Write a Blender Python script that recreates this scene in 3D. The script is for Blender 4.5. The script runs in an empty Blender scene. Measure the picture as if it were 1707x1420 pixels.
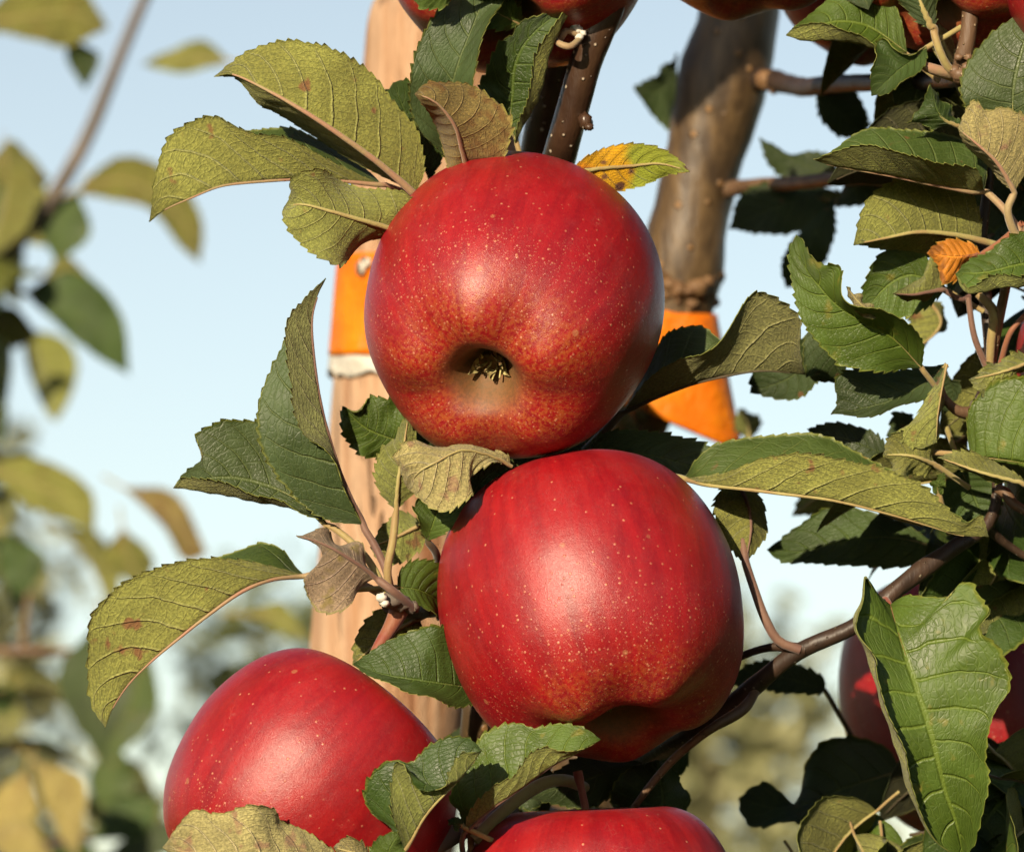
import bpy, math, random
import numpy as np
from mathutils import Matrix, Vector

random.seed(11)
rng = np.random.default_rng(7)
S = bpy.context.scene
COL = S.collection

# ------------------------------------------------------------------ camera
D = 1.20                      # metres from lens to the apples
PX = 0.000163                 # metres per photo pixel at that distance
PITCH = math.radians(8.0)
H = 1.55                      # height of the picture's centre above the ground
cam = bpy.data.cameras.new('camera')
cam.sensor_width = 36.0
cam.lens = 36.0 * D / (PX * 1707)
cam.clip_start = 0.05
cam.clip_end = 4000
cam.dof.use_dof = True
cam.dof.focus_distance = D - 0.022
cam.dof.aperture_fstop = cam.lens / 9.5
cam.dof.aperture_blades = 7
camo = bpy.data.objects.new('camera', cam)
COL.objects.link(camo)
S.camera = camo
CR = Matrix.Rotation(math.radians(90) + PITCH, 3, 'X')
FOC = Vector((0, 0, H))
camo.matrix_world = Matrix.Translation(FOC + CR @ Vector((0, 0, D))) @ CR.to_4x4()
RN = np.array(CR)
FN = np.array(FOC)

# ------------------------------------------------------------------ light
SUN_CAM = Vector((-0.38, 0.41, 0.83)).normalized()     # towards the sun, camera axes
SUN_W = (CR @ SUN_CAM).normalized()
elev = math.asin(SUN_W.z)
sun = bpy.data.lights.new('sun', 'SUN')
sun.energy = 5.0
sun.angle = math.radians(0.6)
sun.color = (1.0, 0.84, 0.60)
suno = bpy.data.objects.new('sun', sun)
suno.rotation_euler = SUN_W.to_track_quat('Z', 'Y').to_euler()
suno.location = (0, 0, 6)
COL.objects.link(suno)

world = bpy.data.worlds.new('World')
S.world = world
world.use_nodes = True
wn = world.node_tree
bg = wn.nodes['Background']
sky = wn.nodes.new('ShaderNodeTexSky')
sky.sky_type = 'NISHITA'
sky.sun_disc = False
sky.sun_elevation = elev
sky.sun_rotation = math.atan2(SUN_W.x, SUN_W.y)
sky.air_density = 0.9
sky.dust_density = 0.8
sky.ozone_density = 1.2
# pale summer haze lying low all round the horizon, on top of the clear sky
tc = wn.nodes.new('ShaderNodeTexCoord')
sx = wn.nodes.new('ShaderNodeSeparateXYZ'); wn.links.new(tc.outputs['Generated'], sx.inputs[0])
hz_ = wn.nodes.new('ShaderNodeMapRange'); hz_.interpolation_type = 'SMOOTHSTEP'
wn.links.new(sx.outputs['Z'], hz_.inputs[0])
for _i, _v in zip((1, 2, 3, 4), (0.08, 0.60, 1.0, 0.0)): hz_.inputs[_i].default_value = _v
hc = wn.nodes.new('ShaderNodeMix'); hc.data_type = 'RGBA'; hc.blend_type = 'ADD'
wn.links.new(hz_.outputs[0], hc.inputs[0]); wn.links.new(sky.outputs[0], hc.inputs[6])
hc.inputs[7].default_value = (3.2, 3.0, 2.1, 1)
wn.links.new(hc.outputs[2], bg.inputs[0])
bg.inputs[1].default_value = 0.070

S.view_settings.view_transform = 'Standard'
S.view_settings.look = 'None'
S.view_settings.gamma = 1.0
S.view_settings.exposure = 0.70
S.render.engine = 'CYCLES'
S.cycles.use_denoising = True
S.cycles.max_bounces = 4
S.cycles.diffuse_bounces = 2
S.cycles.glossy_bounces = 2
S.cycles.use_adaptive_sampling = True
S.cycles.adaptive_threshold = 0.025
S.cycles.transmission_bounces = 4
S.cycles.caustics_reflective = False
S.cycles.caustics_refractive = False


# ------------------------------------------------------------------ helpers
def C(x, y, d):
    """photo pixel + depth (mm behind the apples' plane) -> camera-aligned metres"""
    d = np.asarray(d, float) * 0.001
    s = PX * (D + d) / D
    return np.stack([(np.asarray(x, float) - 853.5) * s, (710 - np.asarray(y, float)) * s, -d + 0 * s], -1)


def W(c):
    return np.asarray(c) @ RN.T + FN


def crv(pts, n):
    """Catmull-Rom through pts, n samples even in length (first two coordinates)"""
    p = np.asarray(pts, float)
    if len(p) == 2:
        t = np.linspace(0, 1, n)[:, None]
        return p[0] * (1 - t) + p[1] * t
    q = np.vstack([2 * p[0] - p[1], p, 2 * p[-1] - p[-2]])
    out = []
    for i in range(len(p) - 1):
        p0, p1, p2, p3 = q[i:i + 4]
        l1 = np.linalg.norm(p2 - p1) + 1e-9
        m1 = (p2 - p0) / (np.linalg.norm(p2 - p1) + np.linalg.norm(p1 - p0) + 1e-9) * l1
        m2 = (p3 - p1) / (np.linalg.norm(p3 - p2) + np.linalg.norm(p2 - p1) + 1e-9) * l1
        t = np.linspace(0, 1, 24, endpoint=False)[:, None]
        out.append((2*t**3-3*t**2+1)*p1 + (t**3-2*t**2+t)*m1 + (-2*t**3+3*t**2)*p2 + (t**3-t**2)*m2)
    out.append(p[-1:])
    o = np.vstack(out)
    seg = np.linalg.norm(np.diff(o[:, :2] if o.shape[1] < 4 else o[:, :3], axis=0), axis=1)
    L = np.concatenate([[0], np.cumsum(seg)])
    t = np.linspace(0, L[-1], n)
    return np.stack([np.interp(t, L, o[:, k]) for k in range(o.shape[1])], 1)


def mesh_obj(name, V, F, mats, midx=None, attr=None, parent=None, origin=None, smooth=True):
    """V world-space vertices; the object's origin sits at `origin`"""
    V = np.asarray(V, float)
    o_ = np.asarray(origin if origin is not None else V.mean(0))
    me = bpy.data.meshes.new(name)
    F = np.asarray(F, np.int32)
    me.vertices.add(len(V))
    me.vertices.foreach_set('co', (V - o_).astype(np.float32).ravel())
    k = F.shape[1]
    me.loops.add(len(F) * k)
    me.loops.foreach_set('vertex_index', F.ravel())
    me.polygons.add(len(F))
    me.polygons.foreach_set('loop_start', np.arange(len(F), dtype=np.int32) * k)
    me.polygons.foreach_set('loop_total', np.full(len(F), k, np.int32))
    me.polygons.foreach_set('use_smooth', np.full(len(F), smooth, bool))
    for m in (mats if isinstance(mats, (list, tuple)) else [mats]):
        me.materials.append(m)
    if midx is not None:
        me.polygons.foreach_set('material_index', np.asarray(midx, np.int32))
    if attr is not None:
        a = me.attributes.new('lf', 'FLOAT_VECTOR', 'POINT')
        a.data.foreach_set('vector', np.asarray(attr, np.float32).ravel())
    me.update()
    me.validate()
    ob = bpy.data.objects.new(name, me)
    COL.objects.link(ob)
    put(ob, o_, parent)
    return ob


ORG = {}


def put(ob, loc, parent):
    ORG[ob.name] = np.asarray(loc, float)
    if parent is not None:
        ob.parent = parent
        loc = np.asarray(loc) - ORG[parent.name]
    ob.location = Vector([float(c) for c in loc])


def empty(name, loc):
    o = bpy.data.objects.new(name, None)
    COL.objects.link(o)
    o.empty_display_size = 0.05
    put(o, loc, None)
    return o


def tag(o, label, cat=None, group=None, kind=None):
    if label: o['label'] = label
    if cat: o['category'] = cat
    if group: o['group'] = group
    if kind: o['kind'] = kind
    return o


def tube_data(P, R, seg=14, bump=0.0, seed=0, caps=True, lump=0.0):
    """P (n,3) world path, R radii (n)"""
    P = np.asarray(P, float); R = np.asarray(R, float)
    n = len(P)
    T = np.gradient(P, axis=0)
    T /= np.linalg.norm(T, axis=1)[:, None] + 1e-12
    ref = np.array([0.31, -0.9, 0.2])
    A = np.cross(T, ref); A /= np.linalg.norm(A, axis=1)[:, None] + 1e-12
    B = np.cross(T, A)
    th = np.linspace(0, 2 * np.pi, seg, endpoint=False)
    r = R[:, None] * np.ones((1, seg))
    if bump > 0:
        g = np.random.default_rng(seed)
        s = np.concatenate([[0], np.cumsum(np.linalg.norm(np.diff(P, axis=0), axis=1))])
        f = 0
        for k in range(7):
            a, b, c, m = g.uniform(60, 420), g.uniform(0, 6.3), g.uniform(0, 6.3), g.integers(0, 4)
            f = f + np.sin(s[:, None] * a + b + m * th[None] + c)
        r = r * (1 + bump * f / 3.0)
    if lump > 0:
        g = np.random.default_rng(seed + 5)
        r = r * (1 + lump * g.normal(size=r.shape))
    V = P[:, None] + r[..., None] * (np.cos(th)[None, :, None] * A[:, None] + np.sin(th)[None, :, None] * B[:, None])
    V = V.reshape(-1, 3)
    i, j = np.meshgrid(np.arange(n - 1), np.arange(seg), indexing='ij')
    j2 = (j + 1) % seg
    F = np.stack([i*seg+j, i*seg+j2, (i+1)*seg+j2, (i+1)*seg+j], -1).reshape(-1, 4)
    if caps:
        b0 = len(V)
        V = np.vstack([V, P[0] - T[0]*R[0]*0.35, P[-1] + T[-1]*R[-1]*0.35])
        j = np.arange(seg); j2 = (j + 1) % seg
        F = np.vstack([F, np.stack([j2, j, np.full(seg, b0), np.full(seg, b0)], 1),
                       np.stack([(n-1)*seg+j, (n-1)*seg+j2, np.full(seg, b0+1), np.full(seg, b0+1)], 1)])
    return V, F


def quads_fix(F):
    return F


def tube(name, pts, parent, mat, seg=14, n=None, bump=0.0, seed=0, world=False, origin=None, lump=0.0):
    """pts rows: (px, py, depth mm, width px)  or world (x,y,z,r)"""
    p = np.asarray(pts, float)
    n = n or max(10, 8 * len(p))
    if world:
        q = crv(p, n); P = q[:, :3]; R = q[:, 3]
    else:
        w = C(p[:, 0], p[:, 1], p[:, 2])
        r = p[:, 3] * 0.5 * PX * (D + p[:, 2] * .001) / D
        q = crv(np.hstack([W(w), r[:, None]]), n); P = q[:, :3]; R = q[:, 3]
    V, F = tube_data(P, np.maximum(R, 1e-5), seg, bump, seed, lump=lump)
    return mesh_obj(name, V, tri_safe(F), mat, parent=parent, origin=P[0] if origin is None else origin)


def tri_safe(F):
    """quads with a doubled last index (cap fans) are nudged into valid triangles by validate()"""
    return F


# ------------------------------------------------------------------ node helper
class NT:
    def __init__(self, name):
        self.m = bpy.data.materials.new(name)
        self.m.use_nodes = True
        self.t = self.m.node_tree
        self.t.nodes.clear()
        self.out = self.t.nodes.new('ShaderNodeOutputMaterial')

    def n(self, ty, **kw):
        x = self.t.nodes.new('ShaderNode' + ty)
        for k, v in kw.items():
            setattr(x, k, v)
        return x

    def set(self, sock, v):
        if v is None: return
        if isinstance(v, bpy.types.NodeSocket):
            self.t.links.new(v, sock)
        elif isinstance(v, (tuple, list)) and sock.type == 'RGBA' and len(v) == 3:
            sock.default_value = (*v, 1)
        else:
            sock.default_value = v

    def math(self, op, a, b=None, c=None, clamp=False):
        x = self.n('Math', operation=op, use_clamp=clamp)
        for s, v in zip(x.inputs, (a, b, c)):
            self.set(s, v)
        return x.outputs[0]

    def vm(self, op, a, b=None):
        x = self.n('VectorMath', operation=op)
        self.set(x.inputs[0], a)
        if b is not None: self.set(x.inputs[1], b)
        return x.outputs[0]

    def mix(self, f, a, b, mode='MIX'):
        x = self.n('Mix', data_type='RGBA', blend_type=mode)
        self.set(x.inputs[0], f); self.set(x.inputs[6], a); self.set(x.inputs[7], b)
        return x.outputs[2]

    def ramp(self, v, lo, hi, a=0.0, b=1.0):
        x = self.n('MapRange', interpolation_type='SMOOTHSTEP')
        self.set(x.inputs[0], v)
        for i, q in zip((1, 2, 3, 4), (lo, hi, a, b)): self.set(x.inputs[i], q)
        return x.outputs[0]

    def noise(self, vec, scale, detail=3, rough=0.55, dist=0.0):
        x = self.n('TexNoise')
        self.set(x.inputs['Vector'], vec); x.inputs['Scale'].default_value = scale
        x.inputs['Detail'].default_value = detail; x.inputs['Roughness'].default_value = rough
        x.inputs['Distortion'].default_value = dist
        return x.outputs[0]

    def vor(self, vec, scale, feature='F1', rnd=1.0, out='Distance'):
        x = self.n('TexVoronoi', feature=feature)
        self.set(x.inputs['Vector'], vec); x.inputs['Scale'].default_value = scale
        x.inputs['Randomness'].default_value = rnd
        return x.outputs[out]

    def bump(self, h, dist, strength=1.0, normal=None):
        x = self.n('Bump')
        x.inputs['Strength'].default_value = strength
        x.inputs['Distance'].default_value = dist
        self.set(x.inputs['Height'], h)
        if normal is not None: self.set(x.inputs['Normal'], normal)
        return x.outputs[0]

    def pbsdf(self, col, rough, spec=0.5, normal=None, **kw):
        x = self.n('BsdfPrincipled')
        self.set(x.inputs['Base Color'], col); self.set(x.inputs['Roughness'], rough)
        self.set(x.inputs['Specular IOR Level'], spec)
        if normal is not None: self.set(x.inputs['Normal'], normal)
        for k, v in kw.items():
            self.set(x.inputs[k.replace('_', ' ')], v)
        return x.outputs[0]

    def done(self, sh):
        self.t.links.new(sh, self.out.inputs[0])
        return self.m


def obj_coord(b):
    return b.n('TexCoord').outputs['Object']


# ------------------------------------------------------------------ materials
KINDS = {   # top colour, underside colour, blotch colour, blotch amount
    'green':  ((.028, .056, .008), (.190, .208, .048), (.11, .09, .02), 0.0),
    'grey':   ((.038, .062, .019), (.156, .166, .058), (.08, .09, .03), 0.0),
    'bright': ((.050, .088, .009), (.205, .222, .056), (.15, .14, .02), 0.05),
    'olive':  ((.036, .062, .011), (.196, .214, .050), (.17, .06, .03), 0.02),
    'pale':   ((.100, .110, .034), (.340, .300, .125), (.24, .13, .08), 0.16),
    'mauve':  ((.055, .050, .020), (.250, .185, .120), (.17, .13, .035), 0.25),
    'brown':  ((.048, .048, .014), (.205, .155, .048), (.14, .07, .02), 0.25),
    'yellow': ((.400, .240, .007), (.310, .270, .020), (.11, .05, .02), 0.0),
    'orange': ((.470, .170, .014), (.450, .170, .018), (.15, .05, .010), 0.34),
    'dark':   ((.022, .040, .009), (.050, .053, .016), (.04, .03, .01), 0.0),  # leaf green darkened in the colour itself, for leaves in shade
    'cream':  ((.230, .200, .060), (.330, .280, .095), (.22, .15, .04), 0.1),
    'gold':   ((.075, .092, .015), (.140, .146, .030), (.14, .10, .02), 0.1),
}
_lm = {}


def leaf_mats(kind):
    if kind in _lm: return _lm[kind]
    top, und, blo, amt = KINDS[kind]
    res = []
    for side in ('upper', 'under'):
        b = NT('leaf_%s_%s' % (kind, side))
        at = b.n('Attribute', attribute_name='lf')
        sp = b.n('SeparateXYZ'); b.set(sp.inputs[0], at.outputs['Vector'])
        u, v, lw = sp.outputs
        rnd = b.n('ObjectInfo').outputs['Random']
        s = b.math('ABSOLUTE', u)
        oc = obj_coord(b)
        wob = b.noise(oc, 90, 2)
        # secondary veins, alternate on the two halves
        bend = b.math('MULTIPLY', b.math('POWER', s, 1.35), 0.21)
        q = b.math('SUBTRACT', v, bend)
        q = b.math('ADD', q, b.math('MULTIPLY', b.math('SIGN', u), 0.028))
        q = b.math('ADD', q, b.math('MULTIPLY', b.math('SUBTRACT', wob, 0.5), 0.05))
        q = b.math('ADD', q, b.math('MULTIPLY', rnd, 0.3))
        f = b.math('FRACT', b.math('MULTIPLY', q, 8.5))
        dist = b.math('MINIMUM', f, b.math('SUBTRACT', 1.0, f))
        wdt = b.math('SUBTRACT', 0.090, b.math('MULTIPLY', s, 0.055))
        sec = b.ramp(dist, 0.012, wdt, 1.0, 0.0)
        sec = b.math('MULTIPLY', sec, b.ramp(s, 0.80, 0.98, 1.0, 0.0))
        midr = b.ramp(s, 0.015, 0.055, 1.0, 0.0)
        vein = b.math('MAXIMUM', sec, midr)
        # fine net
        cv = b.n('CombineXYZ'); b.set(cv.inputs[0], b.math('MULTIPLY', u, 12.0)); b.set(cv.inputs[1], b.math('MULTIPLY', v, 42.0)); b.set(cv.inputs[2], b.math('MULTIPLY', rnd, 40.0))
        warp = cv.outputs[0]
        net = b.vor(warp, 1.0, 'DISTANCE_TO_EDGE')
        netm = b.ramp(net, 0.0, 0.16, 1.0, 0.0)
        lad = b.math('FRACT', b.math('ADD', b.math('MULTIPLY', s, 10.0), b.math('ADD', b.math('MULTIPLY', wob, 3.0), b.math('MULTIPLY', q, 9.0))))
        ladm = b.ramp(b.math('ABSOLUTE', b.math('SUBTRACT', lad, 0.5)), 0.0, 0.16, 1.0, 0.0)
        ladm = b.math('MULTIPLY', ladm, b.ramp(s, 0.05, 0.2))
        netm = b.math('MAXIMUM', b.math('MULTIPLY', netm, 0.6), ladm)
        big = b.noise(oc, 70, 2)
        fine = b.noise(oc, 1500, 2, 0.7)
        base = top if side == 'upper' else und
        c1 = tuple(x * 0.72 for x in base)
        c2 = tuple(min(1, x * 1.30) for x in base)
        col = b.mix(b.ramp(big, 0.3, 0.7), c1, c2)
        col = b.mix(b.math('MULTIPLY', rnd, 0.35), col, (base[0] * 1.35, base[1] * 1.05, base[2] * 0.8))
        if side == 'upper':
            vcol = (top[0] * 1.9 + .022, top[1] * 1.6 + .024, top[2] * 1.6 + .006)
            col = b.mix(b.math('MULTIPLY', vein, 0.75), col, vcol)
            col = b.mix(b.math('MULTIPLY', netm, 0.22), col, vcol)
            col = b.mix(b.ramp(fine, 0.45, 0.8, 0, 0.22), col, tuple(x * 2.0 for x in top))
        else:
            vcol = (und[0] * 1.6 + .06, und[1] * 1.5 + .05, und[2] * 1.9 + .02)
            col = b.mix(b.math('MULTIPLY', vein, 0.9), col, vcol)
            col = b.mix(b.math('MULTIPLY', netm, 0.12), col, vcol)
            col = b.mix(b.ramp(fine, 0.40, 0.62, 0.55, 0.0), col, tuple(x * 0.40 for x in und))
        if kind == 'yellow':
            g = b.ramp(b.math('ADD', v, b.math('MULTIPLY', b.math('SUBTRACT', big, 0.5), 0.5)), 0.42, 0.56)
            col = b.mix(g, (.52, .27, .003), (.23, .26, .02))
            col = b.mix(b.ramp(b.math('ADD', v, b.math('MULTIPLY', s, .12)), 0.10, 0.26, 1, 0), col, (.53, .16, .003))
            sv = b.n('CombineXYZ'); b.set(sv.inputs[0], b.math('MULTIPLY', u, 1.0)); b.set(sv.inputs[1], b.math('MULTIPLY', v, 4.6)); b.set(sv.inputs[2], 3.37)
            spd = b.vor(sv.outputs[0], 1.25)
            col = b.mix(b.ramp(spd, 0.17, 0.30, 1, 0), col, (.11, .04, .02))
        if amt > 0:
            sp1 = b.noise(oc, 170, 2)
            col = b.mix(b.math('MULTIPLY', b.ramp(sp1, 0.66 - amt * 0.5, 0.76 - amt * 0.4), 0.8), col, blo)
        # small rust specks on all leaves
        rs = b.vor(oc, 120)
        rsel = b.ramp(b.noise(oc, 60, 1), 0.60, 0.64)
        col = b.mix(b.math('MULTIPLY', b.ramp(rs, 0.08, 0.16, 0.45, 0), rsel), col, (.20, .06, .03))
        # yellowish margin
        mar = b.ramp(s, 0.945, 0.99)
        col = b.mix(b.math('MULTIPLY', mar, 0.5), col, (.21, .22, .035))
        hgt = b.math('ADD', b.math('MULTIPLY', vein, 1.0), b.math('MULTIPLY', netm, 0.30))
        if side == 'upper':
            hgt = b.math('MULTIPLY', hgt, -1.0)
            hgt = b.math('ADD', hgt, b.math('MULTIPLY', big, 0.8))
            nm = b.bump(hgt, 0.00036, 0.9)
            sh = b.pbsdf(col, b.ramp(big, 0.3, 0.7, 0.45, 0.62), 0.42, nm)
        else:
            hgt = b.math('ADD', hgt, b.math('MULTIPLY', fine, 0.55))
            hgt = b.math('ADD', hgt, b.math('MULTIPLY', big, 0.5))
            nm = b.bump(hgt, 0.00050, 1.0)
            sh = b.pbsdf(col, 0.82, 0.18, nm, Sheen_Weight=0.12, Sheen_Roughness=0.6)
        tr = b.n('BsdfTranslucent')
        b.set(tr.inputs[0], b.mix(0.5, col, (.20, .24, .015)))
        ms = b.n('MixShader'); ms.inputs[0].default_value = 0.14
        b.t.links.new(sh, ms.inputs[1]); b.t.links.new(tr.outputs[0], ms.inputs[2])
        res.append(b.done(ms.outputs[0]))
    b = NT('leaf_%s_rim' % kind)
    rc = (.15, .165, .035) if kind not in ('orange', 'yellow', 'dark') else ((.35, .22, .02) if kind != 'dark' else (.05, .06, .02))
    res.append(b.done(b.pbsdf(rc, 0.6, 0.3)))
    _lm[kind] = res
    return res


def stalk_mat(name, c1, c2):
    b = NT(name)
    oc = obj_coord(b)
    col = b.mix(b.ramp(b.noise(oc, 110, 3), 0.35, 0.65), c1, c2)
    f = b.noise(oc, 1200, 2)
    return b.done(b.pbsdf(col, 0.6, 0.3, b.bump(f, 0.0002, 0.6), Sheen_Weight=0.2))


M_ST = {'olive': stalk_mat('stalk_olive', (0.302, 0.259, 0.094), (0.259, 0.173, 0.072)),
        'pink': stalk_mat('stalk_pink', (0.302, 0.158, 0.101), (0.274, 0.202, 0.101)),
        'red': stalk_mat('stalk_red', (0.187, 0.040, 0.025), (0.216, 0.086, 0.043)),
        'purple': stalk_mat('stalk_purple', (0.122, 0.061, 0.047), (0.158, 0.086, 0.058)),
        'dark': stalk_mat('stalk_dark', (0.043, 0.036, 0.014), (0.065, 0.043, 0.022))}


def bark_mat(name, c1, c2, lent, lent_scale, lent_r, rough=0.55, grain=26, smooth=False, zsq=0.22):
    b = NT(name)
    oc = obj_coord(b)
    mp = b.n('Mapping'); b.set(mp.inputs[0], oc); mp.inputs['Scale'].default_value = (1, 1, zsq)
    st = b.noise(mp.outputs[0], grain * 8, 4, 0.65)
    big = b.noise(oc, grain, 3)
    col = b.mix(b.ramp(st, 0.3, 0.72), c1, c2)
    col = b.mix(b.ramp(big, 0.42, 0.68, 0, 0.6), col, tuple(x * 0.55 for x in c1))
    d = b.vor(oc, lent_scale)
    rn = b.vor(oc, lent_scale, out='Color')
    lm = b.ramp(d, lent_r * 0.55, lent_r, 1, 0)
    col = b.mix(b.math('MULTIPLY', lm, 0.9), col, lent)
    hh = b.math('ADD', b.math('MULTIPLY', lm, 1.0), b.math('MULTIPLY', st, 0.6))
    hh = b.math('ADD', hh, b.math('MULTIPLY', big, 0.6))
    return b.done(b.pbsdf(col, rough, 0.45, b.bump(hh, 0.0012, 0.8)))


M_TRUNK = bark_mat('bark_trunk', (.045, .026, .012), (.120, .074, .032), (.24, .13, .05), 135, 0.20, 0.48, grain=38)
M_BRANCH = bark_mat('bark_branch', (.040, .019, .011), (.075, .038, .020), (.42, .34, .25), 300, 0.20, 0.34)
M_TWIG = bark_mat('bark_twig', (.028, .016, .011), (.056, .031, .019), (.20, .16, .11), 420, 0.18, 0.5)
M_TWIGL = bark_mat('bark_twig_light', (.120, .066, .036), (.180, .105, .058), (.34, .25, .15), 420, 0.22, 0.55)
M_GREYTWIG = bark_mat('bark_grey', (.125, .100, .080), (.175, .135, .105), (.24, .19, .14), 300, 0.22, 0.7)
M_GRAFT = bark_mat('bark_graft', (.150, .075, .030), (.230, .130, .055), (.10, .05, .02), 220, 0.40, 0.7)


def wood_mat():
    b = NT('stake_wood')
    oc = obj_coord(b)
    mp = b.n('Mapping'); b.set(mp.inputs[0], oc); mp.inputs['Scale'].default_value = (1, 1, 0.035)
    g1 = b.noise(mp.outputs[0], 150, 4, 0.6, 0.6)
    mp2 = b.n('Mapping'); b.set(mp2.inputs[0], oc); mp2.inputs['Scale'].default_value = (1, 1, 0.012)
    g2 = b.noise(mp2.outputs[0], 75, 3, 0.5)
    fib = b.noise(mp.outputs[0], 900, 3, 0.7)
    col = b.mix(b.ramp(g1, 0.32, 0.66), (.33, .170, .085), (.47, .31, .20))
    col = b.mix(b.ramp(g2, 0.50, 0.62, 0, 0.85), col, (.20, .075, .032))
    col = b.mix(b.ramp(fib, 0.50, 0.72, 0, 0.45), col, (.19, .095, .045))
    mp3 = b.n('Mapping'); b.set(mp3.inputs[0], oc); mp3.inputs['Scale'].default_value = (1, 1, 0.008)
    crk = b.ramp(b.noise(mp3.outputs[0], 330, 2, 0.5, 0.4), 0.64, 0.70)
    crk = b.math('MULTIPLY', crk, b.ramp(b.noise(oc, 22, 2), 0.42, 0.58))
    col = b.mix(b.math('MULTIPLY', crk, 0.85), col, (.07, .034, .016))
    col = b.mix(b.ramp(b.noise(oc, 34, 4), 0.55, 0.75, 0, 0.5), col, (.23, .15, .10))
    h = b.math('ADD', g1, b.math('MULTIPLY', fib, 0.5))
    h = b.math('SUBTRACT', h, b.math('MULTIPLY', crk, 1.2))
    return b.done(b.pbsdf(col, 0.75, 0.25, b.bump(h, 0.0022, 1.0)))


M_WOOD = wood_mat()


def apple_mat(name, R, shift=0.0, dull=0.0):
    b = NT(name)
    oc = obj_coord(b)
    p = b.vm('SCALE', oc); p.node.inputs['Scale'].default_value = 1.0 / R
    sp = b.n('SeparateXYZ'); b.set(sp.inputs[0], p)
    x, y, z = sp.outputs
    rho = b.math('SQRT', b.math('ADD', b.math('MULTIPLY', x, x), b.math('MULTIPLY', y, y)))
    rs = b.math('MAXIMUM', rho, 0.05)
    cb = b.n('CombineXYZ')
    b.set(cb.inputs[0], b.math('DIVIDE', x, rs)); b.set(cb.inputs[1], b.math('DIVIDE', y, rs)); b.set(cb.inputs[2], b.math('MULTIPLY', z, 0.16))
    ang = b.vm('ADD', cb.outputs[0], (shift, shift * .7, 0))
    st1 = b.noise(ang, 7.0, 4, 0.62, 0.3)
    st2 = b.noise(ang, 26.0, 3, 0.65, 0.2)
    blot = b.noise(p, 2.2, 3)
    mot = b.noise(p, 34.0, 4, 0.7)
    fin = b.noise(p, 150.0, 2, 0.7)
    col = b.mix(b.ramp(st1, 0.25, 0.75), (.178, .0030, .0068), (.285, .0066, .0092))
    col = b.mix(b.ramp(st2, 0.50, 0.80, 0, 0.22), col, (.325, .017, .012))
    col = b.mix(b.ramp(mot, 0.50, 0.74, 0, 0.30), col, (.345, .019, .014))
    col = b.mix(b.ramp(mot, 0.28, 0.46, 0.34, 0), col, (.110, .002, .005))
    col = b.mix(b.ramp(blot, 0.50, 0.72, 0, 0.30), col, (.150, .004, .013))
    # calyx end: gold netting, then olive-brown basin, darkened to stand for its shade
    zz = b.math('ADD', z, b.math('MULTIPLY', b.math('SUBTRACT', blot, 0.5), 0.35))
    cal = b.ramp(zz, -1.0, -0.68, 1, 0)
    gold = b.math('MULTIPLY', cal, b.ramp(b.math('ADD', mot, b.math('MULTIPLY', b.math('SUBTRACT', st2, .5), .25)), 0.40, 0.62))
    col = b.mix(b.math('MULTIPLY', gold, 0.34), col, (.36, .155, .026))
    near = b.math('MULTIPLY', b.ramp(rho, 0.16, 0.38, 1, 0), b.ramp(z, -0.3, 0.0, 1, 0))
    col = b.mix(b.math('MULTIPLY', near, 0.8), col, b.mix(b.ramp(mot, .4, .6), (.10, .060, .016), (.20, .075, .020)))
    sten = b.math('MULTIPLY', b.ramp(rho, 0.14, 0.40, 1, 0), b.ramp(z, 0.0, 0.3, 0, 1))
    col = b.mix(b.math('MULTIPLY', sten, 0.55), col, (.22, .13, .03))
    # lenticels: bigger and sparse on the shoulder, fine and dense towards the calyx
    d1 = b.vor(p, 10.5)
    m1 = b.ramp(d1, 0.045, 0.125, 1, 0)
    d2 = b.vor(p, 17.0)
    m2 = b.math('MULTIPLY', b.ramp(d2, 0.10, 0.17, 0.9, 0), b.ramp(z, -0.35, 0.05, 1, 0.0))
    d3 = b.vor(p, 42.0)
    m3 = b.math('MULTIPLY', b.ramp(d3, 0.16, 0.26, 0.5, 0), b.ramp(z, -0.62, -0.25, 1, 0.06))
    ln = b.math('MAXIMUM', m1, b.math('MAXIMUM', m2, m3))
    ln = b.math('MULTIPLY', ln, b.ramp(near, 0.2, 0.8, 1, 0))
    deep = b.math('MULTIPLY', b.ramp(rho, 0.14, 0.30, 1, 0), b.ramp(z, -0.3, 0.0, 1, 0))
    col = b.mix(b.math('MULTIPLY', deep, 0.7), col, (.125, .070, .022))  # basin floor: its own brown plus painted shade
    col = b.mix(b.math('MULTIPLY', ln, b.ramp(b.noise(p, 3.0, 2), .3, .65, .35, .85)), col, (.46, .19, .10))
    scar = b.math('MULTIPLY', b.ramp(b.vor(p, 3.1), 0.05, 0.085, 1, 0), b.ramp(fin, .3, .5))
    col = b.mix(b.math('MULTIPLY', scar, 0.6), col, (.32, .14, .06))
    # hair-fine pale scuffs, in patches
    wv = b.n('TexNoise'); b.set(wv.inputs['Vector'], p); wv.inputs['Scale'].default_value = 9.0; wv.inputs['Detail'].default_value = 2.0
    hl = b.ramp(b.vor(b.vm('ADD', p, b.vm('MULTIPLY', wv.outputs['Color'], (.12, .12, .12))), 15.0, 'DISTANCE_TO_EDGE'), 0.0, 0.035, 1, 0)
    hl = b.math('MULTIPLY', hl, b.ramp(b.noise(p, 4.0, 3), .54, .70, 0, .15))
    col = b.mix(hl, col, (.42, .17, .13))
    # waxy bloom, patchy
    blo = b.math('MULTIPLY', b.ramp(b.noise(p, 5.0, 5, 0.7), 0.42, 0.70), b.ramp(fin, 0.40, 0.62))
    col = b.mix(b.math('MULTIPLY', blo, 0.05 + dull), col, (.36, .17, .16))
    h = b.math('ADD', b.math('MULTIPLY', ln, 0.5), b.math('MULTIPLY', fin, 0.5))
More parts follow.
